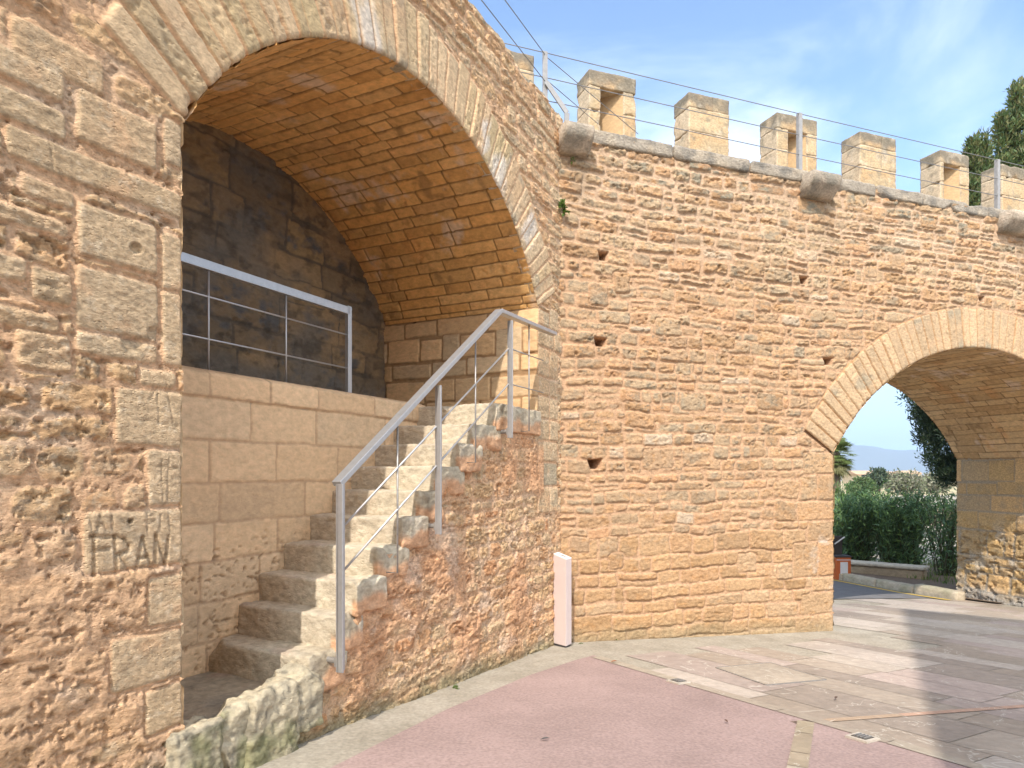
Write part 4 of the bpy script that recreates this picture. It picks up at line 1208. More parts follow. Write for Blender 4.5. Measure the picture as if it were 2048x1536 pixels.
mb.build('brace', M['steel_post'], cable, bevel=0.0015)
for dz in (0.012, 0.245, 0.46):
    mb = MB()
    mb.tube([t1 - dB * 1.3 - EZ * dz, t1 - EZ * dz, t2 - EZ * dz, t3 - EZ * dz, p4 - EZ * dz], 0.0042, 6); mb.build('cable', M['cable'], cable, smooth=True)
for dz, yy in ((0.03, 0), (0.28, 1)):
    e = t1 - dA * 5.0 - EZ * (dz - 0.02)
    mb = MB(); mb.tube([e, t1 - EZ * dz], 0.0042, 6); mb.build('cable', M['cable'], cable, smooth=True)
for (xa, ya, xb, yb) in ((1093, 114, 1276, 268), (1093, 160, 1196, 248)):
    mb = MB(); mb.tube([pB(xa, ya, NC), pB(xb, yb, 1.2)], 0.0042, 6); mb.build('cable', M['cable'], cable, smooth=True)

# =================================================================== GROUND
def ground_mesh():
    ss = np.concatenate([[-1500, -500, -100], np.linspace(-40, 40, 41), [100, 300, 1000, 2500, 4600]])
    nn = np.concatenate([[-200, -60], np.linspace(-20, NOUT + 0.3, 16), np.linspace(NOUT + 1, 30, 30), [60, 120, 300, 700, 1500, 3000, 4200]])
    S, Nn = np.meshgrid(ss, nn)
    P = OB + S[..., None] * dB + Nn[..., None] * nB
    for j in range(P.shape[0]):
        for i in range(P.shape[1]):
            sx = max(min(S[j, i], 40), -40); p = OB + sx * dB + max(Nn[j, i], -20) * nB
            P[j, i, 2] = gz(p[0], p[1])
    return P
m, nt, bs = nmat('yard_ground'); L = nt.links.new
tc = N(nt, 'ShaderNodeTexCoord')
nz = N(nt, 'ShaderNodeTexNoise'); nz.inputs['Scale'].default_value = 3.0; nz.inputs['Detail'].default_value = 12; nz.inputs['Roughness'].default_value = 0.7
nz2 = N(nt, 'ShaderNodeTexNoise'); nz2.inputs['Scale'].default_value = 45; nz2.inputs['Detail'].default_value = 6
L(tc.outputs['Object'], nz.inputs['Vector']); L(tc.outputs['Object'], nz2.inputs['Vector'])
cr = N(nt, 'ShaderNodeValToRGB'); cr.color_ramp.elements[0].position = 0.3; cr.color_ramp.elements[0].color = (0.26, 0.225, 0.165, 1); cr.color_ramp.elements[1].position = 0.7; cr.color_ramp.elements[1].color = (0.41, 0.36, 0.28, 1)
L(nz.outputs['Fac'], cr.inputs['Fac'])
mr = N(nt, 'ShaderNodeMapRange'); mr.inputs['From Min'].default_value = 0.3; mr.inputs['From Max'].default_value = 0.7; mr.inputs['To Min'].default_value = 0.8; mr.inputs['To Max'].default_value = 1.15
L(nz2.outputs['Fac'], mr.inputs['Value'])
vm = N(nt, 'ShaderNodeVectorMath', operation='SCALE'); L(cr.outputs[0], vm.inputs[0]); L(mr.outputs[0], vm.inputs['Scale']); L(vm.outputs[0], bs.inputs['Base Color'])
bp = N(nt, 'ShaderNodeBump'); bp.inputs['Strength'].default_value = 0.35; bp.inputs['Distance'].default_value = 0.012; L(nz2.outputs['Fac'], bp.inputs['Height']); L(bp.outputs[0], bs.inputs['Normal'])
bs.inputs['Roughness'].default_value = 0.9; bs.inputs['Specular IOR Level'].default_value = 0.2
M['ground'] = m
Pg = ground_mesh()
tag(raw_mesh('ground', Pg.reshape(-1, 3), grid_faces(*Pg.shape[:2]), M['ground'], None, None, False), kind='structure')


def inpoly(x, y, poly):
    c = False; n = len(poly); j = n - 1
    for i in range(n):
        xi, yi = poly[i]; xj, yj = poly[j]
        if (yi > y) != (yj > y) and x < (xj - xi) * (y - yi) / (yj - yi) + xi: c = not c
        j = i
    return c


def G2(x, y): return tuple(pG(x, y)[:2])


def sheet(name, poly, lift, mat, col=None, sub=0.25, kind='structure'):
    """flat sheet over a ground polygon, draped on the slope"""
    bm = bmesh.new()
    vs = [bm.verts.new((p[0], p[1], 0)) for p in poly]
    bm.faces.new(vs)
    bmesh.ops.triangulate(bm, faces=bm.faces)
    me = bpy.data.meshes.new(name); 
    for v in bm.verts: v.co.z = gz(v.co.x, v.co.y) + lift
    bm.normal_update()
    for f in bm.faces:
        if f.normal.z < 0: f.normal_flip()
    bm.to_mesh(me); bm.free(); me.materials.append(mat)
    if col is not None:
        at = me.color_attributes.new('col', 'FLOAT_COLOR', 'POINT')
        for d in at.data: d.color = (*col, 1)
    o = link(name, me)
    return tag(o, kind=kind)


# paving slabs laid towards the gate
ua = np.array(G2(1620, 1440)) - np.array(G2(1200, 1318)); ua = ua / np.linalg.norm(ua); va = np.array([-ua[1], ua[0]])   # va points right of the row, away
edge0 = np.array(G2(1200, 1318))
red_left = [G2(1188, 1312), G2(1150, 1322), G2(1060, 1352), G2(900, 1418), G2(780, 1478), G2(650, 1545)]
rng = np.random.default_rng(9)
slabs = MB()
PAV = [(0.37, 0.30, 0.228), (0.42, 0.35, 0.275), (0.34, 0.272, 0.205), (0.43, 0.36, 0.29), (0.385, 0.305, 0.25), (0.31, 0.25, 0.195)]
v = -0.9 ; row = 0
def wallclear(p):
    P_ = np.array([p[0], p[1], 0]); nb_ = (P_ - OB) @ nB; sb_ = (P_ - OB) @ dB; na_ = (P_ - OA) @ nA
    if na_ > -0.5: return False
    if nb_ > -0.36 and not (G0 + 0.12 < sb_ < G1 + 0.4): return False
    return nb_ < NOUT + 0.4
while v < 12:
    w_ = rng.choice([0.26, 0.34, 0.42, 0.5]); u = -9.0 - rng.uniform(0, 1)
    while u < 7.5:
        l_ = rng.uniform(0.45, 1.5); g = 0.003
        c = [edge0 + ua * a + va * b for a, b in ((u + g, v + g), (u + l_ - g, v + g), (u + l_ - g, v + w_ - g), (u + g, v + w_ - g))]
        ctr = (c[0] + c[2]) / 2
        cc = np.array(PAV[rng.integers(0, len(PAV))]) * rng.uniform(0.94, 1.05)
        if rng.random() < 0.05: cc = np.array((0.19, 0.155, 0.125))
        if rng.random() < 0.06: cc = np.array((0.42, 0.33, 0.27))
        if all(wallclear(p) for p in c):
            V = [(p[0], p[1], gz(p[0], p[1]) + 0.004) for p in c]
            slabs.poly(V, [(0, 1, 2, 3)], cc)
        u += l_
    v += w_; row += 1
o = slabs.build('paving', M['paving']); tag(o, kind='structure')
for p in o.data.polygons:
    pass

M['red'] = plain_mat('red_pavement', (0.315, 0.224, 0.194), rough=0.85, var=0.17, scale=1.3, bump=0.25, spec=0.2)
# add a fine grain to the red surface
nt = M['red'].node_tree
g2 = N(nt, 'ShaderNodeTexNoise'); g2.inputs['Scale'].default_value = 60; g2.inputs['Detail'].default_value = 5
nt.links.new(nt.nodes['Texture Coordinate'].outputs['Object'], g2.inputs['Vector'])
rm2 = N(nt, 'ShaderNodeMapRange'); rm2.inputs['From Min'].default_value = 0.3; rm2.inputs['From Max'].default_value = 0.7; rm2.inputs['To Min'].default_value = 0.82; rm2.inputs['To Max'].default_value = 1.18
nt.links.new(g2.outputs['Fac'], rm2.inputs['Value'])
bs_ = nt.nodes['Principled BSDF']; src = bs_.inputs['Base Color'].links[0].from_socket
s2_ = N(nt, 'ShaderNodeVectorMath', operation='SCALE'); nt.links.new(src, s2_.inputs[0]); nt.links.new(rm2.outputs[0], s2_.inputs['Scale']); nt.links.new(s2_.outputs[0], bs_.inputs['Base Color'])
b2 = [n for n in nt.nodes if n.type == 'BUMP'][0]; nt.links.new(g2.outputs['Fac'], b2.inputs['Height'])
cam_near = [G2(1120, 2600), G2(1750, 2600)]
redpoly = red_left + [(-1.2, 0.6), (0.2, -2.0), (2.6, -1.5), tuple(edge0 + ua * 4.8), tuple(edge0 + ua * 1.0), tuple(edge0)]
sheet('red_pavement', redpoly, 0.008, M['red'])
# stone strips let into the pavement
def strip(p0, p1, w_, lift, pal, seed, lr=(0.4, 0.9)):
    mb = MB(); rng = np.random.default_rng(seed)
    p0 = np.array(p0); p1 = np.array(p1); d = p1 - p0; Ln = np.linalg.norm(d); d /= Ln; n_2 = np.array([-d[1], d[0]])
    x = 0
    while x < Ln:
        l = min(rng.uniform(*lr), Ln - x)
        c = [p0 + d * a + n_2 * b for a, b in ((x + .003, -w_ / 2), (x + l - .003, -w_ / 2), (x + l - .003, w_ / 2), (x + .003, w_ / 2))]
        mb.poly([(q[0], q[1], gz(q[0], q[1]) + lift) for q in c], [(0, 1, 2, 3)], np.array(pal[rng.integers(0, len(pal))]))
        x += l
    return mb
st_ = strip(G2(1612, 1446), G2(1565, 1700), 0.09, 0.012, [(0.36, 0.29, 0.195), (0.32, 0.255, 0.175), (0.40, 0.335, 0.25), (0.27, 0.215, 0.15)], 2, (0.2, 0.4))
tag(st_.build('stone_strip', M['paving']), kind='structure')
st_ = strip(tuple(edge0 + ua * -0.05), tuple(edge0 + ua * 4.8), 0.10, 0.0115, [(0.38, 0.315, 0.235), (0.41, 0.34, 0.255), (0.35, 0.285, 0.215)], 5, (0.5, 1.1))
tag(st_.build('pavement_edging', M['paving']), kind='structure')
st_ = strip(G2(1585, 1448), G2(2300, 1396), 0.055, 0.008, [(0.50, 0.315, 0.22), (0.46, 0.29, 0.2), (0.42, 0.30, 0.2)], 4, (0.3, 0.8))
tag(st_.build('brick_line', M['paving']), kind='structure')
# kerbless concrete margin along the walls is the ground sheet itself

# drains and access cover
M['iron'] = plain_mat('cast_iron', (0.10, 0.085, 0.07), rough=0.6, metal=0.4, var=0.2, scale=40)
M['conc'] = plain_mat('concrete', (0.44, 0.38, 0.30), rough=0.9, var=0.12, scale=20, bump=0.2)
def drain(x, y, sz, label):
    c = pG(x, y); t = thing('drain_cover', c, label, 'drain', 'small square drains in the pavement')
    ang = math.atan2(ua[1], ua[0]); ex = np.array([math.cos(ang), math.sin(ang)]); ey = np.array([-ex[1], ex[0]])
    def quadmb(s_, l0, hole=None):
        mb = MB()
        cs = [c[:2] + ex * a * s_ + ey * b * s_ for a, b in ((-1, -1), (1, -1), (1, 1), (-1, 1))]
        V = [(p[0], p[1], gz(p[0], p[1]) + l0 - 0.012) for p in cs] + [(p[0], p[1], gz(p[0], p[1]) + l0) for p in cs]
        mb.poly(V, [(3, 2, 1, 0), (4, 5, 6, 7), (0, 1, 5, 4), (1, 2, 6, 5), (2, 3, 7, 6), (3, 0, 4, 7)]); return mb
    quadmb(sz * 1.35, 0.021).build('frame', M['conc'], t)
    g = quadmb(sz * 0.9, 0.024)
    gr = g.build('grate', M['iron'], t)
    for k in range(4):
        mb = MB(); off = (k - 1.5) * sz * 0.42
        p0 = c[:2] + ex * off - ey * sz * 0.75; p1 = c[:2] + ex * off + ey * sz * 0.75
        mb.bar((p0[0], p0[1], gz(*p0) + 0.026), (p1[0], p1[1], gz(*p1) + 0.026), sz * 0.16, 0.006, (ex[0], ex[1], 0)); mb.build('bar', M['steel_dark'], gr)
drain(1357, 1367, 0.045, 'square brown drain at the edge of the pink pavement nearer the gate wall')
drain(1725, 1481, 0.045, 'square dark drain on the pink pavement at the right of the stone strip')
cv = [np.array(G2(*p)) for p in ((1432, 1337), (1541, 1327), (1652, 1361), (1533, 1372))]
cc = sum(cv) / 4
mh = thing('access_cover', (cc[0], cc[1], gz(*cc)), 'large rectangular access cover filled with paving stone in the yard', 'cover')
mb = MB(); V = [(p[0], p[1], gz(*p) + 0.0085) for p in cv]; mb.poly(V, [(0, 1, 2, 3)], (0.375, 0.31, 0.235)); mb.build('panel', M['paving'], mh)
mb = MB()
for i in range(4):
    a, b = cv[i], cv[(i + 1) % 4]
    mb.bar((a[0], a[1], gz(*a) + 0.006), (b[0], b[1], gz(*b) + 0.006), 0.012, 0.008, (-(b - a)[1], (b - a)[0], 0))
mb.build('frame', M['steel_dark'], mh)
# fallen leaves
def dry_leaf(x, y, ang, sz, col, label):
    c = pG(x, y); c[2] += 0.02
    mb = MB(); ex = np.array([math.cos(ang), math.sin(ang), 0]); ey = np.array([-ex[1], ex[0], 0])
    V = [c - ex * sz, c - ex * 0.3 * sz + ey * 0.35 * sz + EZ * 0.006, c + ex * 0.4 * sz + ey * 0.3 * sz + EZ * 0.008, c + ex * sz + EZ * 0.004, c + ex * 0.4 * sz - ey * 0.3 * sz + EZ * 0.01, c - ex * 0.3 * sz - ey * 0.35 * sz + EZ * 0.008]
    mb.poly(V, [(0, 1, 2, 3), (0, 3, 4, 5)], col)
    tag(mb.build('dry_leaf', M['leaf'], origin=c), label, 'leaf', 'dry leaves on the ground')
dry_leaf(1228, 1328, 0.4, 0.03, (0.35, 0.12, 0.04), 'orange dry leaf on pink pavement beside its upper corner')
dry_leaf(1090, 1486, 0.2, 0.026, (0.12, 0.11, 0.10), 'dark dry leaf on the pink pavement nearest the stairs')
dry_leaf(1672, 1402, 0.9, 0.026, (0.12, 0.08, 0.06), 'dark curled leaf on the beige paving beyond the brick line')
dry_leaf(1452, 1450, 1.9, 0.018, (0.13, 0.08, 0.06), 'small brown leaf on the pink pavement left of the stone strip')

# =================================================================== INFO PILLAR
M['pink_paint'] = plain_mat('pink_paint', (0.60, 0.485, 0.44), rough=0.45, var=0.03, scale=5, spec=0.4)
M['white_plate'] = plain_mat('white_plate', (0.78, 0.77, 0.74), rough=0.35, var=0.03)
M['dark_paint'] = plain_mat('dark_paint', (0.05, 0.045, 0.045), rough=0.5, var=0.1)
pc = pG(1132, 1296)
pill = thing('information_pillar', pc, 'slim pale pink information pillar with slanted white top in the wall corner', 'pillar')
near = pG(1132, 1296); zb = gz(near[0], near[1])
Yn = near[1]
k_l = np.array([(1104 - CX) / F, 1.0]); k_r = np.array([(1143 - CX) / F, 1.0])
left = k_l * 6.24; right = k_r * 6.20
far = left + right - near[:2]
# heights
zl = (HY - 1106) / F * left[1]; zn_ = (HY - 1118) / F * near[1]; zr = (HY - 1117) / F * right[1]; zf = zl + (zr - zn_)
mb = MB()
gap = 0.015
base = [left, near[:2], right, far]; tops = [zl, zn_, zn_ + 0.0, zl]
V = [(p[0], p[1], zb + gap) for p in base] + [(p[0], p[1], t - 0.006) for p, t in zip(base, tops)]
mb.poly(V, [(3, 2, 1, 0), (4, 5, 6, 7), (0, 1, 5, 4), (1, 2, 6, 5), (2, 3, 7, 6), (3, 0, 4, 7)])
mb.build('body', M['pink_paint'], pill, bevel=0.002)
mb = MB()
V = [(p[0], p[1], t - 0.006) for p, t in zip(base, tops)] + [(p[0], p[1], t + 0.002) for p, t in zip(base, tops)]
mb.poly(V, [(3, 2, 1, 0), (4, 5, 6, 7), (0, 1, 5, 4), (1, 2, 6, 5), (2, 3, 7, 6), (3, 0, 4, 7)])
tp = mb.build('top_plate', M['white_plate'], pill)
cen = sum(base) / 4
for u_, w_ in ((0.3, 0.012), (0.55, 0.02), (0.72, 0.012)):
    a = left * (1 - u_) + near[:2] * u_; b = far * (1 - u_) + right * u_
    p0 = a * 0.72 + b * 0.28; p1 = a * 0.3 + b * 0.7; zt = zl * (1 - u_) + zn_ * u_ + 0.003
    mb = MB(); mb.bar((p0[0], p0[1], zt), (p1[0], p1[1], zt), w_, 0.002, (near[0] - left[0], near[1] - left[1], zn_ - zl)); mb.build('text_line', M['steel_dark'], tp)
mb = MB(); sh = [cen + (p - cen) * 0.9 for p in base]; mb.prism([tuple(p) for p in sh], zb - 0.02, zb + gap, (1, 1, 1)); mb.build('foot', M['dark_paint'], pill)

# =================================================================== FOLIAGE
def leaf_quads(P, D, Nrm, L_, W_, cols):
    """one pointed leaf (two quads bent) per point. P (n,3) base, D direction, Nrm side"""
    n = len(P)
    side = np.cross(D, Nrm); side /= np.maximum(np.linalg.norm(side, axis=1, keepdims=True), 1e-6)
    up = np.cross(side, D)
    L_ = L_[:, None]; W_ = W_[:, None]
    a = P; b = P + D * L_ * 0.45 + side * W_ * 0.5 + up * L_ * 0.06; c = P + D * L_; d = P + D * L_ * 0.45 - side * W_ * 0.5 + up * L_ * 0.06
    V = np.stack([a, b, c, d], 1).reshape(-1, 3)
    Fq = np.arange(4 * n).reshape(n, 4)
    return V, Fq, np.repeat(cols, 4, axis=0)


def rand_dir(rng, n):
    v = rng.normal(size=(n, 3)); return v / np.linalg.norm(v, axis=1, keepdims=True)


def crown(name, parent, clumps, per, rclump, L_, W_, pal, rng, mat, updir=0.0, out=None):
    """clumps (k,3) centres; per leaves each"""
    k = len(clumps); n = k * per
    c = np.repeat(clumps, per, axis=0)
    d = rand_dir(rng, n); rr = rclump * rng.random((n, 1)) ** 0.5
    P = c + d * rr
    D = rand_dir(rng, n) * 0.7 + d * 0.6 + np.array([0, 0, updir]); D /= np.linalg.norm(D, axis=1, keepdims=True)
    Nr = rand_dir(rng, n)
    pal = np.array(pal); tone = np.repeat(rng.uniform(0.7, 1.3, (k, 1)), per, axis=0)
    cols = pal[rng.integers(0, len(pal), n)] * tone * rng.uniform(0.8, 1.2, (n, 1))
    V, Fq, cc = leaf_quads(P, D, Nr, rng.uniform(0.7, 1.3, n) * L_, rng.uniform(0.7, 1.3, n) * W_, cols)
    return raw_mesh(name, V, Fq, mat, parent, cc, False)


def far(x, Y): return np.array([(x - CX) / F * Y, Y, 0.0])
def zat(y, Y): return (HY - y) / F * Y


# small weeds growing out of the wall
def weed(p, out_, size, nleaf, seed, label):
    rng = np.random.default_rng(seed)
    t = thing('wall_weed', p, label, 'plant', 'weeds growing out of the walls')
    stems = MB(); V = []; Fq = []; Cc = []; b = 0
    P = []; D = []
    for k in range(6):
        d = out_ * rng.uniform(0.5, 1) + rand_dir(rng, 1)[0] * 0.6 + EZ * rng.uniform(-0.4, 0.5); d /= np.linalg.norm(d)
        e = p + d * size * rng.uniform(0.6, 1.1); stems.tube([p, (p + e) / 2 + EZ * 0.01, e], 0.002, 5, (0.12, 0.15, 0.05))
        for j in range(nleaf // 6):
            f_ = rng.uniform(0.3, 1.05); P.append(p + (e - p) * f_); D.append(rand_dir(rng, 1)[0] * 0.9 + d * 0.6)
    P = np.array(P); D = np.array(D); D /= np.linalg.norm(D, axis=1, keepdims=True); n = len(P)
    cols = np.array([(0.10, 0.16, 0.03)]) * rng.uniform(0.7, 1.5, (n, 1))
    V, Fq, cc = leaf_quads(P, D, rand_dir(rng, n), rng.uniform(0.6, 1.2, n) * size * 0.45, rng.uniform(0.5, 1.0, n) * size * 0.3, cols)
    raw_mesh('leaves', V, Fq, M['leaf'], t, cc, False)
    stems.build('stem', M['leaf'], t)
weed(pB(1125, 418, -0.02), -nB - dA * 0.2, 0.11, 60, 1, 'small green weed in the wall corner halfway below the corner spout')
weed(pB(1142, 325, -0.01), -nB, 0.05, 30, 2, 'tiny green sprig just under the corner water spout')
weed(pA(1124, 262, -0.02), -nA, 0.07, 40, 3, 'little weed at the wall top just left of the corner spout')
weed(pG(1160, 1287), -nB, 0.045, 30, 5, 'tiny green tuft at the wall foot right beside the pink pillar')
weed(pG(905, 1376), -nA, 0.05, 30, 6, 'tiny green tuft at the foot of the stair side wall')
weed(pG(1228, 1279) + nB * 0.0, -nB, 0.06, 40, 4, 'flat green weed at the foot of the gate wall beside the pillar')

# twigs on top of one merlon
# --- beyond the gate
rng = np.random.default_rng(5)
def tree(name, label, cat, base, lean, trunk_h, r0, clumps, per, rc, L_, W_, pal, seed, mat, group=None, limbs=6, updir=0.2):
    t = thing(name, base, label, cat, group); rg2 = np.random.default_rng(seed)
    mb = MB(); top = base + lean + EZ * trunk_h
    pts = [base - EZ * 0.1, base * 0.6 + top * 0.4 + np.array([0.05, 0, 0]), top]
    mb.tube(pts, [r0, r0 * 0.7, r0 * 0.35], 10)
    for k in range(limbs):
        c = clumps[rg2.integers(0, len(clumps))]; s_ = base + (top - base) * rg2.uniform(0.4, 1)
        mb.tube([s_, (s_ + c) / 2 - EZ * 0.05, c], [r0 * 0.3, r0 * 0.18, r0 * 0.05], 6)
    mb.build('trunk', M['bark'], t, smooth=True)
    crown('crown', t, clumps, per, rc, L_, W_, pal, rg2, mat, updir)
    return t

# cypress hanging over the gate view: its crown narrows towards the ground
Yc = 16.5
cl = []
cen = far(1945, Yc) + EZ * zat(690, Yc)
for k in range(1150):
    u = rng.uniform(0, 1)
    zf_ = rng.uniform(zat(962, Yc), zat(560, Yc))
    hfrac = (zf_ - zat(965, Yc)) / (zat(690, Yc) - zat(965, Yc))
    rad = 1.75 * min(1.0, 0.36 + 0.68 * max(hfrac, 0) ** 0.8)
    a = rng.uniform(0, 2 * math.pi); q = rad * (0.62 + 0.38 * rng.random())
    cl.append(np.array([cen[0] + q * math.cos(a) + 0.08 * rng.normal(), cen[1] + q * math.sin(a), zf_]))
cl = np.array(cl)
bs_ = far(1968, Yc + 0.3); bs_[2] = gz(bs_[0], bs_[1])
tree('cypress_tree', 'dark green cypress seen through the gateway above the hedge', 'tree', bs_, np.array([-0.1, 0, 0]), 6.5, 0.16, cl, 64, 0.20, 0.10, 0.03, [(0.035, 0.06, 0.028), (0.045, 0.075, 0.03), (0.03, 0.05, 0.025), (0.06, 0.08, 0.035)], 8, M['leaf'], updir=0.7)
# conifers beyond the merlons at the right
def conifer(label, tips, Y, zbase, seed, pal, rbase=1.0):
    rg2 = np.random.default_rng(seed); cl = []
    for (x, y, wpx, yb) in tips:
        p = far(x, Y); zt, zb_ = zat(y, Y), zat(yb, Y)
        for k in range(int(36 * (zt - zb_))):
            f_ = rg2.random() ** 0.8; z_ = zt - f_ * (zt - zb_)
            rad = wpx / F * Y * (0.10 + 0.9 * f_ ** 0.75) * (0.75 + 0.4 * math.sin(z_ * 5 + x))
            a = rg2.uniform(0, 2 * math.pi); q = rad * (0.45 + 0.55 * rg2.random())
            cl.append((p[0] + q * math.cos(a), p[1] + q * math.sin(a), z_))
    b = far(tips[0][0], Y); b[2] = gz(b[0], b[1])
    return tree('conifer_tree', label, 'tree', b, np.zeros(3), zat(tips[0][1], Y) - b[2] - 0.6, 0.2, np.array(cl), 46, 0.20, 0.15, 0.05, pal, seed, M['leaf'], updir=0.9)
GRN = [(0.10, 0.145, 0.045), (0.14, 0.17, 0.055), (0.085, 0.13, 0.045), (0.17, 0.16, 0.055)]
conifer('tall yellow green conifer rising behind the last merlons at the right', [(2034, 165, 58, 640), (2004, 225, 30, 500), (2068, 215, 40, 640)], 21, 0, 12, GRN)
conifer('shorter twin tipped conifer behind the niche merlon left of the tall one', [(1968, 270, 34, 640), (1944, 288, 20, 560)], 20.5, 0, 13, GRN)

# oleander hedge
def oleander(label, x0, x1, Y, ytop, dens, seed, pal, depth=0.9, stems=26, leafs=46):
    rg2 = np.random.default_rng(seed)
    c = far((x0 + x1) / 2, Y); c[2] = gz(c[0], c[1])
    t = thing('oleander_bush', c, label, 'bush', 'oleander bushes beyond the gate')
    hw = (x1 - x0) / 2 / F * Y; zt = zat(ytop, Y)
    mb = MB(); P = []; D = []; 
    for k in range(stems):
        b = c + np.array([rg2.uniform(-0.5, 0.5) * hw, rg2.uniform(-0.3, 0.3) * depth, 0])
        e = c + np.array([rg2.uniform(-1, 1) * hw, rg2.uniform(-1, 1) * depth, 0]); e[2] = c[2] + (zt - c[2]) * rg2.uniform(0.72, 1.05)
        m_ = (b + e) / 2 + np.array([rg2.normal() * 0.08, rg2.normal() * 0.08, 0.1])
        mb.tube([b, m_, e], [0.014, 0.010, 0.004], 5, (0.10, 0.10, 0.05))
        for j in range(leafs):
            f_ = rg2.uniform(0.10, 1.02)
            q = b * (1 - f_) ** 2 + 2 * m_ * f_ * (1 - f_) + e * f_ ** 2
            q = q + rand_dir(rg2, 1)[0] * rg2.uniform(0, 0.2)
            dd = (e - b) / np.linalg.norm(e - b) * 0.5 + rand_dir(rg2, 1)[0] * 0.8 + EZ * 0.15
            P.append(q); D.append(dd / np.linalg.norm(dd))
    P = np.array(P); D = np.array(D); n = len(P); pal = np.array(pal)
    cols = pal[rg2.integers(0, len(pal), n)] * rg2.uniform(0.75, 1.3, (n, 1))
    V, Fq, cc = leaf_quads(P, D, rand_dir(rg2, n), rg2.uniform(0.12, 0.20, n), rg2.uniform(0.022, 0.036, n), cols)
    raw_mesh('foliage', V, Fq, M['leaf_gloss'], t, cc, False)
    mb.build('stem', M['leaf'], t)
OLE = [(0.12, 0.21, 0.09), (0.15, 0.25, 0.10), (0.10, 0.18, 0.09), (0.19, 0.29, 0.085)]
oleander('dense dark oleander bush behind the orange sign box', 1640, 1770, 16.6, 1000, 1, 3, OLE, 0.8, 110, 96)
oleander('full oleander bush in the middle of the gateway hedge', 1735, 1868, 16.2, 996, 1, 4, OLE, 0.8, 115, 96)
oleander('thin see-through oleander bush beside the right gate jamb', 1850, 1935, 15.0, 990, 0.5, 5, OLE, 0.5, 34, 50)
oleander('bright low oleander shoots behind the hedge near the palm', 1640, 1745, 20.5, 972, 1, 6, [(0.10, 0.17, 0.045), (0.08, 0.15, 0.05)], 0.8, 60, 80)

# fan palm
Yp = 27.0
pb = far(1672, Yp); pb[2] = gz(pb[0], pb[1])
palm = thing('fan_palm', pb, 'fan palm with a shaggy green crown beside the left gate jamb', 'palm')
mb = MB(); ptop = pb.copy(); ptop[2] = zat(905, Yp); mb.tube([pb - EZ * 0.1, (pb + ptop) / 2, ptop], [0.2, 0.17, 0.15], 10); mb.build('trunk', M['bark'], palm, smooth=True)
rg2 = np.random.default_rng(4); fr = MB()
for k in range(110):
    a = rg2.uniform(0, 2 * math.pi); el = rg2.uniform(-1.45, 1.3)
    d = np.array([math.cos(a) * math.cos(el), math.sin(a) * math.cos(el), math.sin(el)])
    ln = rg2.uniform(0.22, 0.5); hub = ptop + d * ln + EZ * (-0.45 * rg2.random() if el < 0 else 0.0)
    fr.tube([ptop, hub], 0.008, 4, (0.13, 0.15, 0.05))
    side = np.cross(d, EZ); side /= np.linalg.norm(side); up = np.cross(side, d)
    tone = rg2.uniform(0.7, 1.4)
    colr = np.array((0.13, 0.17, 0.05)) * tone if el > -0.5 else np.array((0.19, 0.18, 0.08)) * tone
    for j in range(13):
        w_ = (j - 6) / 6 * 1.35; dd = d * math.cos(w_) + side * math.sin(w_); ll = 0.36 * rg2.uniform(0.8, 1.15)
        ss_ = np.cross(dd, up)
        fr.poly([hub, hub + dd * ll * 0.5 + ss_ * 0.028, hub + dd * ll - EZ * 0.07, hub + dd * ll * 0.5 - ss_ * 0.028], [(0, 1, 2, 3)], colr)
fr.build('frond', M['leaf'], palm)

# --- road, kerb and low wall beyond the gate
M['asphalt'] = plain_mat('asphalt', (0.17, 0.16, 0.15), rough=0.9, var=0.15, scale=8, bump=0.2, spec=0.2)
M['yellow'] = plain_mat('yellow_line_paint', (0.62, 0.42, 0.08), rough=0.7, var=0.2, scale=18)
M['kerb'] = stone_mat('kerb_stone', scale=12, bump=0.2)
def BP(s_, n_2): return (OB + dB * s_ + nB * n_2)
road = [BP(-8, NOUT + 0.45), BP(jx1 + 0.4, NOUT + 0.45), BP(jx1 + 0.2, 9), BP(jx1 + 0.2, 18), BP(-8, 18)]
def drape_quad(name, quads, lift, mat, col=(1, 1, 1)):
    mb = MB()
    for q in quads: mb.poly([(p[0], p[1], gz(p[0], p[1]) + lift) for p in q], [(0, 1, 2, 3)], col)
    return tag(mb.build(name, mat), kind='structure')
nseg = np.linspace(NOUT + 0.45, 20, 26)
k0 = pG(1926, 1203); k1 = pG(1690, 1163)
kd = k1 - k0; kd[2] = 0; kl = np.linalg.norm(kd); kd /= kl; kn = np.array([-kd[1], kd[0], 0])   # kn: to the left/near side
if kn @ np.array([-1, -0.3, 0]) < 0: kn = -kn
def KP(a, b): return k0 + kd * a + kn * b
drape_quad('road', [(KP(a, 9), KP(a, 0.0), KP(a + 1, 0.0), KP(a + 1, 9)) for a in np.arange(0.4, 30, 1.0)], 0.010, M['asphalt'])
drape_quad('yellow_line', [(KP(a, 0.22), KP(a, 0.11), KP(a + 1, 0.11), KP(a + 1, 0.22)) for a in np.arange(0.1, 12, 1.0)], 0.016, M['yellow'])
rb = RB()
for k in range(7):
    p = KP(k * 0.85 + 0.12, 0.0); 
    def kc(P, nrm, d1, d2, k=k):
        c = np.broadcast_to(np.array((0.46, 0.385, 0.275)), P.shape); return lerp(c, (0.3, 0.28, 0.17), sst(0, 0.5, fbm3(P * 5 + k, 3, 1)) * 0.6)
    rb.add(np.array([p[0], p[1], gz(p[0], p[1]) - 0.06]), kd, -kn, (0.84, 0.2, 0.20), kc, 200 + k, res=0.05, rad=0.025, amp=0.01)
tag(rb.build('kerb', M['kerb']), kind='structure')
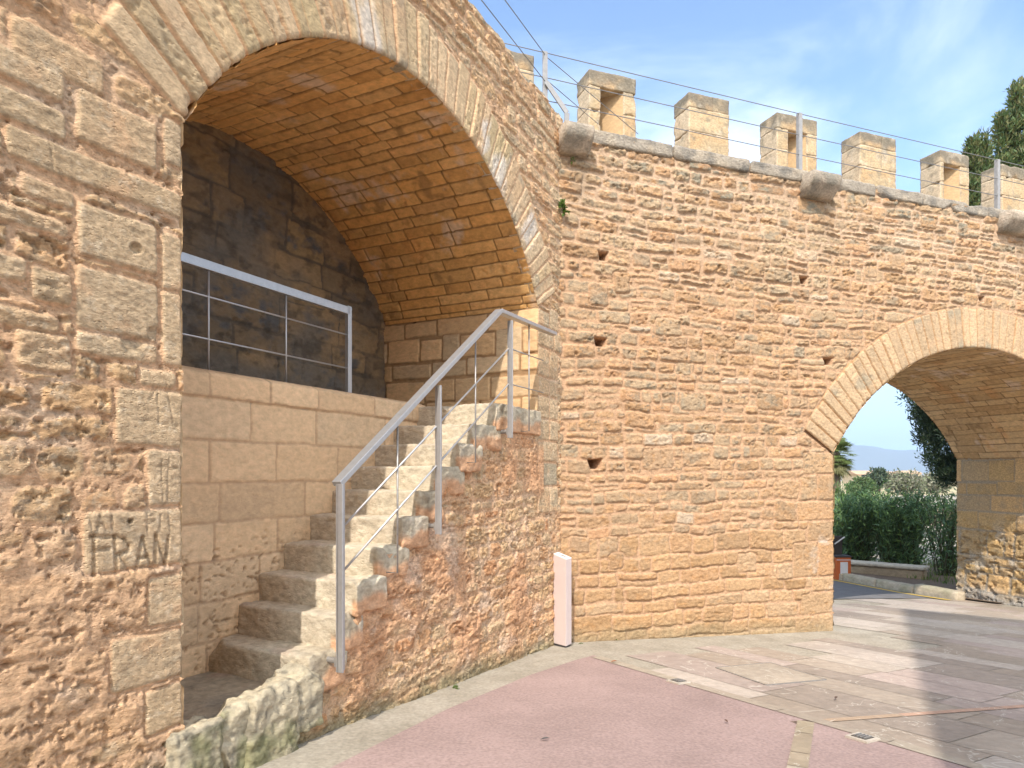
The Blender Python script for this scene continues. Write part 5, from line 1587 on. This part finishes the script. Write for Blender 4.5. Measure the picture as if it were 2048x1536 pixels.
# planting bed soil and grass
M['soil'] = plain_mat('soil', (0.16, 0.11, 0.07), rough=1, var=0.3, scale=16, bump=0.6)
drape_quad('soil', [(KP(a, -0.2), KP(a, -9), KP(a + 1, -9), KP(a + 1, -0.2)) for a in np.arange(-0.4, 5.6, 1.0)], 0.03, M['soil'])
rg2 = np.random.default_rng(14); n = 5200
A_ = rg2.uniform(-1.0, 6, n); B_ = -rg2.uniform(1.7, 8, n)
P = np.array([KP(a, b) for a, b in zip(A_, B_)]); P[:, 2] = [gz(p[0], p[1]) + 0.03 for p in P]
D = rand_dir(rg2, n) * 0.4 + EZ; D /= np.linalg.norm(D, axis=1, keepdims=True)
V, Fq, cc = leaf_quads(P, D, rand_dir(rg2, n), rg2.uniform(0.06, 0.14, n), rg2.uniform(0.010, 0.02, n), np.array([(0.13, 0.20, 0.04)]) * rg2.uniform(0.7, 1.4, (n, 1)))
tag(raw_mesh('grass', V, Fq, M['leaf'], None, cc, False), 'fresh green grass around the oleanders beyond the kerb', 'grass', kind='stuff')
# low planter wall
w0 = pG(1690, 1146); w1 = pG(1848, 1162)
lw = thing('low_wall', (w0 + w1) / 2, 'low pale stone planter wall behind the kerb outside the gate', 'wall')
dd = w1 - w0; dd[2] = 0; Lw = np.linalg.norm(dd); dd /= Lw; dn = np.array([-dd[1], dd[0], 0])
rb = RB(); rb.add(np.array([w0[0], w0[1], gz(*w0[:2]) - 0.05]) - dd * 0.6, dd, dn, (Lw + 0.6, 0.35, 0.24), (0.40, 0.31, 0.2), 301, res=0.05, rad=0.02, amp=0.012); rb.build('base', M['kerb'], lw)
rb = RB(); rb.add(np.array([w0[0], w0[1], gz(*w0[:2]) + 0.192]) - dd * 0.62 - dn * 0.04, dd, dn, (Lw + 0.66, 0.43, 0.07), (0.50, 0.44, 0.34), 302, res=0.05, rad=0.015, amp=0.008); rb.build('cap', M['kerb'], lw)
# orange notice box and dark board
M['orange'] = plain_mat('orange_paint', (0.55, 0.13, 0.03), rough=0.5, var=0.08)
M['brown'] = plain_mat('brown_board', (0.055, 0.045, 0.04), rough=0.6, var=0.15)
M['paper'] = plain_mat('paper', (0.75, 0.74, 0.75), rough=0.7, var=0.03)
Ys = 13.6
bx = far(1687, Ys); bx[2] = gz(bx[0], bx[1])
sb_ = thing('notice_box', bx, 'small orange box with a white notice standing by the kerb outside', 'box')
hx = 15 / F * Ys; zt = zat(1112, Ys)
mb = MB(); mb.prism([(bx[0] - hx, bx[1]), (bx[0] + hx, bx[1]), (bx[0] + hx, bx[1] + 0.22), (bx[0] - hx, bx[1] + 0.22)], bx[2], zt - 0.03, (1, 1, 1)); mb.build('body', M['orange'], sb_, bevel=0.006)
mb = MB(); mb.prism([(bx[0] - hx - 0.01, bx[1] - 0.01), (bx[0] + hx + 0.01, bx[1] - 0.01), (bx[0] + hx + 0.01, bx[1] + 0.23), (bx[0] - hx - 0.01, bx[1] + 0.23)], zt - 0.03, zt, (1, 1, 1)); mb.build('lid', M['brown'], sb_)
mb = MB(); mb.prism([(bx[0] - hx * 0.45, bx[1] - 0.008), (bx[0] + hx * 0.55, bx[1] - 0.008), (bx[0] + hx * 0.55, bx[1] - 0.003), (bx[0] - hx * 0.45, bx[1] - 0.003)], bx[2] + 0.03, zt - 0.12, (1, 1, 1)); pp = mb.build('notice', M['paper'], sb_)
mb = MB(); mb.prism([(bx[0] - hx * 0.95, bx[1] - 0.006), (bx[0] + hx * 0.95, bx[1] - 0.006), (bx[0] + hx * 0.95, bx[1] - 0.003), (bx[0] - hx * 0.95, bx[1] - 0.003)], zt - 0.085, zt - 0.07, (1, 1, 1)); mb.build('stripe', M['paper'], sb_)
bd = far(1668, Ys + 0.5); bd[2] = gz(bd[0], bd[1])
bo = thing('menu_board', bd, 'dark brown board with a pale bracket half hidden behind the gate jamb', 'board')
zt = zat(1072, Ys + 0.5); hx = 17 / F * Ys
mb = MB(); mb.prism([(bd[0] - hx - 0.4, bd[1]), (bd[0] + hx, bd[1]), (bd[0] + hx, bd[1] + 0.06), (bd[0] - hx - 0.4, bd[1] + 0.06)], bd[2] + 0.02, zt, (1, 1, 1)); mb.build('panel', M['brown'], bo, bevel=0.004)
mb = MB(); a = far(1669, Ys + 0.46); a[2] = zat(1088, Ys + 0.46); b = far(1689, Ys + 0.46); b[2] = zat(1074, Ys + 0.46); mb.bar(a, b, 0.02, 0.02, (0, 1, 0)); mb.build('bracket', M['white_plate'], bo)
mb = MB(); mb.prism([(bd[0] - hx - 0.4, bd[1] - 0.1), (bd[0] + hx + 0.02, bd[1] - 0.1), (bd[0] + hx + 0.02, bd[1] + 0.16), (bd[0] - hx - 0.4, bd[1] + 0.16)], bd[2] - 0.02, bd[2] + 0.02, (1, 1, 1)); mb.build('base', M['dark_paint'], bo)

# --- far landscape
M['field'] = plain_mat('dry_field', (0.36, 0.29, 0.15), rough=1, var=0.25, scale=0.05)
fq = []
for (Y0, Y1) in ((34, 60), (60, 110), (110, 300), (300, 900)):
    fq.append([(-0.2 * Y0, Y0), (1.6 * Y0, Y0), (1.6 * Y1, Y1), (-0.2 * Y1, Y1)])
mb = MB()
for q in fq: mb.poly([(p[0], p[1], gz(p[0], p[1]) + 0.02) for p in q], [(0, 1, 2, 3)])
tag(mb.build('field', M['field']), kind='structure')
rg2 = np.random.default_rng(6)
M['rubble_wall'] = plain_mat('field_wall', (0.26, 0.2, 0.14), rough=1, var=0.3, scale=3)
fw0, fw1 = far(1560, 33), far(2050, 36); mb = MB()
mb.bar((fw0[0], fw0[1], gz(*fw0[:2]) + 0.4), (fw1[0], fw1[1], gz(*fw1[:2]) + 0.4), 0.4, 0.9, (0, 1, 0)); tag(mb.build('field_wall', M['rubble_wall'], origin=(fw0 + fw1) / 2), 'low brown field wall far behind the oleander hedge', 'wall')
def shrub(x, Y, ytop, wpx, pal, seed, label, name='olive_tree', cat='tree', group='distant trees beyond the field'):
    rg3 = np.random.default_rng(seed); b = far(x, Y); b[2] = gz(b[0], b[1]); zt = zat(ytop, Y); w_ = wpx / 2 / F * Y
    zc_ = (zt * 0.62 + b[2] * 0.38); rz = (zt - zc_)
    k = 60; d = rand_dir(rg3, k); q = d * (0.45 + 0.55 * rg3.random((k, 1))) * np.array([w_, w_, rz]) + np.array([b[0], b[1], zc_])
    sc_ = Y / 40
    return tree(name, label, cat, b, np.zeros(3), (zc_ - b[2]), 0.12 * sc_, q, 34, 0.28 * w_, 0.20 * sc_, 0.10 * sc_, pal, seed, M['leaf'], group, 3)
OL = [(0.20, 0.20, 0.12), (0.16, 0.18, 0.09), (0.24, 0.22, 0.15)]
shrub(1812, 62, 946, 74, OL, 1, 'pale grey olive tree in the distance at the centre of the gateway')
shrub(1872, 70, 950, 60, OL, 2, 'pale olive tree in the distance close to the cypress')
shrub(1757, 90, 941, 44, [(0.06, 0.09, 0.05), (0.08, 0.10, 0.05)], 3, 'dark round tree in the distance beside the orange roofed house')
shrub(1722, 55, 957, 50, [(0.10, 0.15, 0.05), (0.12, 0.16, 0.06)], 4, 'bright green shrub in the distance right of the palm')
M['plaster'] = plain_mat('house_plaster', (0.66, 0.50, 0.30), rough=0.9, var=0.06, scale=1)
M['plaster_w'] = plain_mat('white_plaster', (0.72, 0.66, 0.58), rough=0.9, var=0.06, scale=1)
M['tiles'] = plain_mat('roof_tiles', (0.46, 0.30, 0.18), rough=0.9, var=0.2, scale=2)
def house(x, Y, ytop, wpx, wall, label):
    b = far(x, Y); b[2] = gz(b[0], b[1]); zt = zat(ytop, Y); hw = wpx / 2 / F * Y
    t = thing('house', b, label, 'house', 'distant houses across the plain')
    mb = MB(); mb.prism([(b[0] - hw, b[1]), (b[0] + hw, b[1]), (b[0] + hw, b[1] + 8), (b[0] - hw, b[1] + 8)], b[2], zt - 1.0); mb.build('wall', wall, t)
    mb = MB(); e = 0.4; zr_ = zt - 1.0
    V = [(b[0] - hw - e, b[1] - e, zr_), (b[0] + hw + e, b[1] - e, zr_), (b[0] + hw + e, b[1] + 8 + e, zr_), (b[0] - hw - e, b[1] + 8 + e, zr_), (b[0] - hw - e, b[1] + 4, zt), (b[0] + hw + e, b[1] + 4, zt)]
    mb.poly(V, [(0, 1, 5, 4), (2, 3, 4, 5), (0, 4, 3), (1, 2, 5), (3, 2, 1, 0)]); mb.build('roof', M['tiles'], t)
    for k in (-0.5, 0.4):
        mb = MB(); mb.prism([(b[0] + hw * k - 0.5, b[1] - 0.05), (b[0] + hw * k + 0.5, b[1] - 0.05), (b[0] + hw * k + 0.5, b[1] + 0.05), (b[0] + hw * k - 0.5, b[1] + 0.05)], b[2] + 1.0, b[2] + 2.3); mb.build('window', M['brown'], t)
house(1738, 170, 941, 44, M['plaster'], 'orange distant house with a low tiled roof right of the palm')
house(1716, 210, 944, 24, M['plaster_w'], 'small white distant house close to the palm fronds')
house(1826, 230, 941, 34, M['plaster'], 'tan distant house left of the cypress trunk')
house(1795, 260, 943, 30, M['plaster_w'], 'white distant house between the olive trees')
# mountains
m, nt, bs = nmat('mountain_scrub'); bs.inputs['Base Color'].default_value = (0.13, 0.14, 0.12, 1); bs.inputs['Roughness'].default_value = 1
M['mountain'] = m
YM = 3000.0
xs = np.linspace(-300, 4200, 130); ds = np.linspace(0, 900, 16)
X_, D_ = np.meshgrid(xs, ds)
px_ = CX + F * X_ / YM
prof_ = 136 + 40 * np.exp(-((px_ - 1830) / 60) ** 2) * 0.35 + 22 * fbm2(px_ / 140, px_ * 0 + 2, 4, 3)
Zm = np.where(D_ < 600, prof_ * sst(0, 600, D_), prof_ * sst(1100, 600, D_)) + 10 * fbm2(X_ / 90, D_ / 90, 4, 5) * sst(0, 200, D_) - 2.4
Pm = np.stack([X_, YM + D_, Zm], -1)
tag(raw_mesh('mountain', Pm.reshape(-1, 3), grid_faces(*X_.shape), M['mountain'], None), kind='structure')

# =================================================================== BUILDING BEHIND THE VIEWER (casts the shadow at the right)
M['house_wall'] = stone_mat('church_wall', bump=0.3)
mb = MB(); zg = -1.1
def back(x, y, Y=-3.0):
    g_ = pG(x, y); q_ = g_ + sun_to * ((Y - g_[1]) / sun_to[1]); return (float(q_[0]), float(q_[2]))
c0, c1, c2 = back(1880, 1536), back(1803, 1217), back(2048, 1241)
pro = [(c0[0], zg), c0, c1, c2, (c2[0] + 1.5, c2[1] - 1.6), (c2[0] + 1.5, zg)]
y0, y1 = -3.0, -6.0
n = len(pro); V = [(a, y0, b) for a, b in pro] + [(a, y1, b) for a, b in pro]
mb.poly(V, [tuple(range(n)), tuple(range(n, 2 * n))[::-1]] + [(i, (i + 1) % n, n + (i + 1) % n, n + i) for i in range(n)], (0.5, 0.36, 0.2))
hb = thing('gabled_building', (3, -7, zg), 'tall stone gabled building behind the viewer, casting the shadow on the yard', 'building')
mb.build('wall', M['house_wall'], hb)

# =================================================================== HAZE
m = bpy.data.materials.new('haze_air'); m.use_nodes = True; nt = m.node_tree
nt.nodes.remove(nt.nodes['Principled BSDF'])
pv = nt.nodes.new('ShaderNodeVolumePrincipled'); pv.inputs['Density'].default_value = 0.00021; pv.inputs['Color'].default_value = (0.58, 0.76, 1.0, 1); pv.inputs['Anisotropy'].default_value = 0.0
nt.links.new(pv.outputs[0], nt.nodes['Material Output'].inputs['Volume'])
mb = MB(); mb.prism([(-4500, -2500), (7500, -2500), (7500, 7000), (-4500, 7000)], -60, 260)
tag(mb.build('haze', m), 'thin bluish air between the gateway and the mountain', 'haze', kind='stuff')

# =================================================================== LIGHT, SKY, CAMERA
sl = bpy.data.lights.new('sun', 'SUN'); sl.energy = 2.5; sl.angle = math.radians(0.53); sl.color = (1.0, 0.935, 0.865)
so = bpy.data.objects.new('sun', sl); C.objects.link(so)
so.rotation_euler = Vector((-sun_to[0], -sun_to[1], -sun_to[2])).to_track_quat('-Z', 'Y').to_euler()
so.location = (-3, -10, 12)

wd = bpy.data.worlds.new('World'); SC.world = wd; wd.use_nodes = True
nt = wd.node_tree; L = nt.links.new
bg = nt.nodes['Background']
sky = N(nt, 'ShaderNodeTexSky', sky_type='NISHITA'); sky.sun_disc = False; sky.sun_elevation = EL; sky.sun_rotation = math.atan2(sun_to[0], sun_to[1])
sky.air_density = 1.0; sky.dust_density = 0.2; sky.ozone_density = 1.5
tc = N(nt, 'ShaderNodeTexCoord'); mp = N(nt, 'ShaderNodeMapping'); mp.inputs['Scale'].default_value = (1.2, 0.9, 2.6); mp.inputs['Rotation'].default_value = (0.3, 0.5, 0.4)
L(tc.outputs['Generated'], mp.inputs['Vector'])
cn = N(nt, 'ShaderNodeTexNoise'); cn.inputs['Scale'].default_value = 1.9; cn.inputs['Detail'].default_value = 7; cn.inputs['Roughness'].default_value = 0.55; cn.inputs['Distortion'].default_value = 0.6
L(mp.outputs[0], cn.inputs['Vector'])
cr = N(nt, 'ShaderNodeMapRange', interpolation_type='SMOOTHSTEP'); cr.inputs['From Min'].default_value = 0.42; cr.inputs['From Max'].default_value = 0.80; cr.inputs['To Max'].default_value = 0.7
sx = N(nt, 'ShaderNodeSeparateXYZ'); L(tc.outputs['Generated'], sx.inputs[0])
bk = N(nt, 'ShaderNodeMapRange', interpolation_type='SMOOTHSTEP'); bk.inputs['From Min'].default_value = 0.15; bk.inputs['From Max'].default_value = -0.75; bk.inputs['To Max'].default_value = 0.34  # unseen cloud bank behind the camera, added to raise the fill light
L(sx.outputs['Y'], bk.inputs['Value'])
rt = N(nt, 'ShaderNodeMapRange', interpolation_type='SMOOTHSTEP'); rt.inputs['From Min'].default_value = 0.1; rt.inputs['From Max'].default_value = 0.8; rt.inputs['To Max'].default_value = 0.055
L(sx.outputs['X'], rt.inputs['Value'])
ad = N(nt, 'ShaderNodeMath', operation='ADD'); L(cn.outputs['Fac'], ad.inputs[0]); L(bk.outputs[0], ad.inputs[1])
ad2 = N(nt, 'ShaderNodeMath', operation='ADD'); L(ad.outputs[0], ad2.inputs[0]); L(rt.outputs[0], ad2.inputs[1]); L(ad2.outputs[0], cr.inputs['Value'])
br = N(nt, 'ShaderNodeMapRange'); br.inputs['From Min'].default_value = 0.2; br.inputs['From Max'].default_value = -0.8; br.inputs['To Min'].default_value = 1.0; br.inputs['To Max'].default_value = 2.6  # clouds behind the camera also brightened beyond the visible ones, as added fill
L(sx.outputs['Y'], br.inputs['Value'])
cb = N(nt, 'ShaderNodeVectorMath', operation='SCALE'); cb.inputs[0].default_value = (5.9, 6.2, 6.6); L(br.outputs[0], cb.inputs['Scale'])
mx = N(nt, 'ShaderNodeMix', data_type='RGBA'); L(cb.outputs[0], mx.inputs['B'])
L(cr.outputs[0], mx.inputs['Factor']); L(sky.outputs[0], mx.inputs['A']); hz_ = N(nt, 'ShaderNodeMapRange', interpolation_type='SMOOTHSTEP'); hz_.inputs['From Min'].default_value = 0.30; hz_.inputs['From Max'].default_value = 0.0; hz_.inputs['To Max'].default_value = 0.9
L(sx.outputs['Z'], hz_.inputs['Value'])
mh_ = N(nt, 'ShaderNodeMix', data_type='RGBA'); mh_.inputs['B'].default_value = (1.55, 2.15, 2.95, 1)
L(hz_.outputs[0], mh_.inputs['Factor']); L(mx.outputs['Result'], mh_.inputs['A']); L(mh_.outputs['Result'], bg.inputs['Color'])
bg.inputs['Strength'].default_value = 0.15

cam = bpy.data.cameras.new('camera'); cam.sensor_width = 36; cam.lens = 24; cam.shift_y = 180 / 2048
cam.clip_start = 0.05; cam.clip_end = 12000
co = bpy.data.objects.new('camera', cam); C.objects.link(co); co.location = (0, 0, 0); co.rotation_euler = (math.radians(90), 0, 0)
SC.camera = co
SC.view_settings.view_transform = 'Standard'; SC.view_settings.look = 'None'; SC.view_settings.gamma = 1; SC.view_settings.exposure = 1.15
SC.cycles.max_bounces = 8; SC.cycles.diffuse_bounces = 5
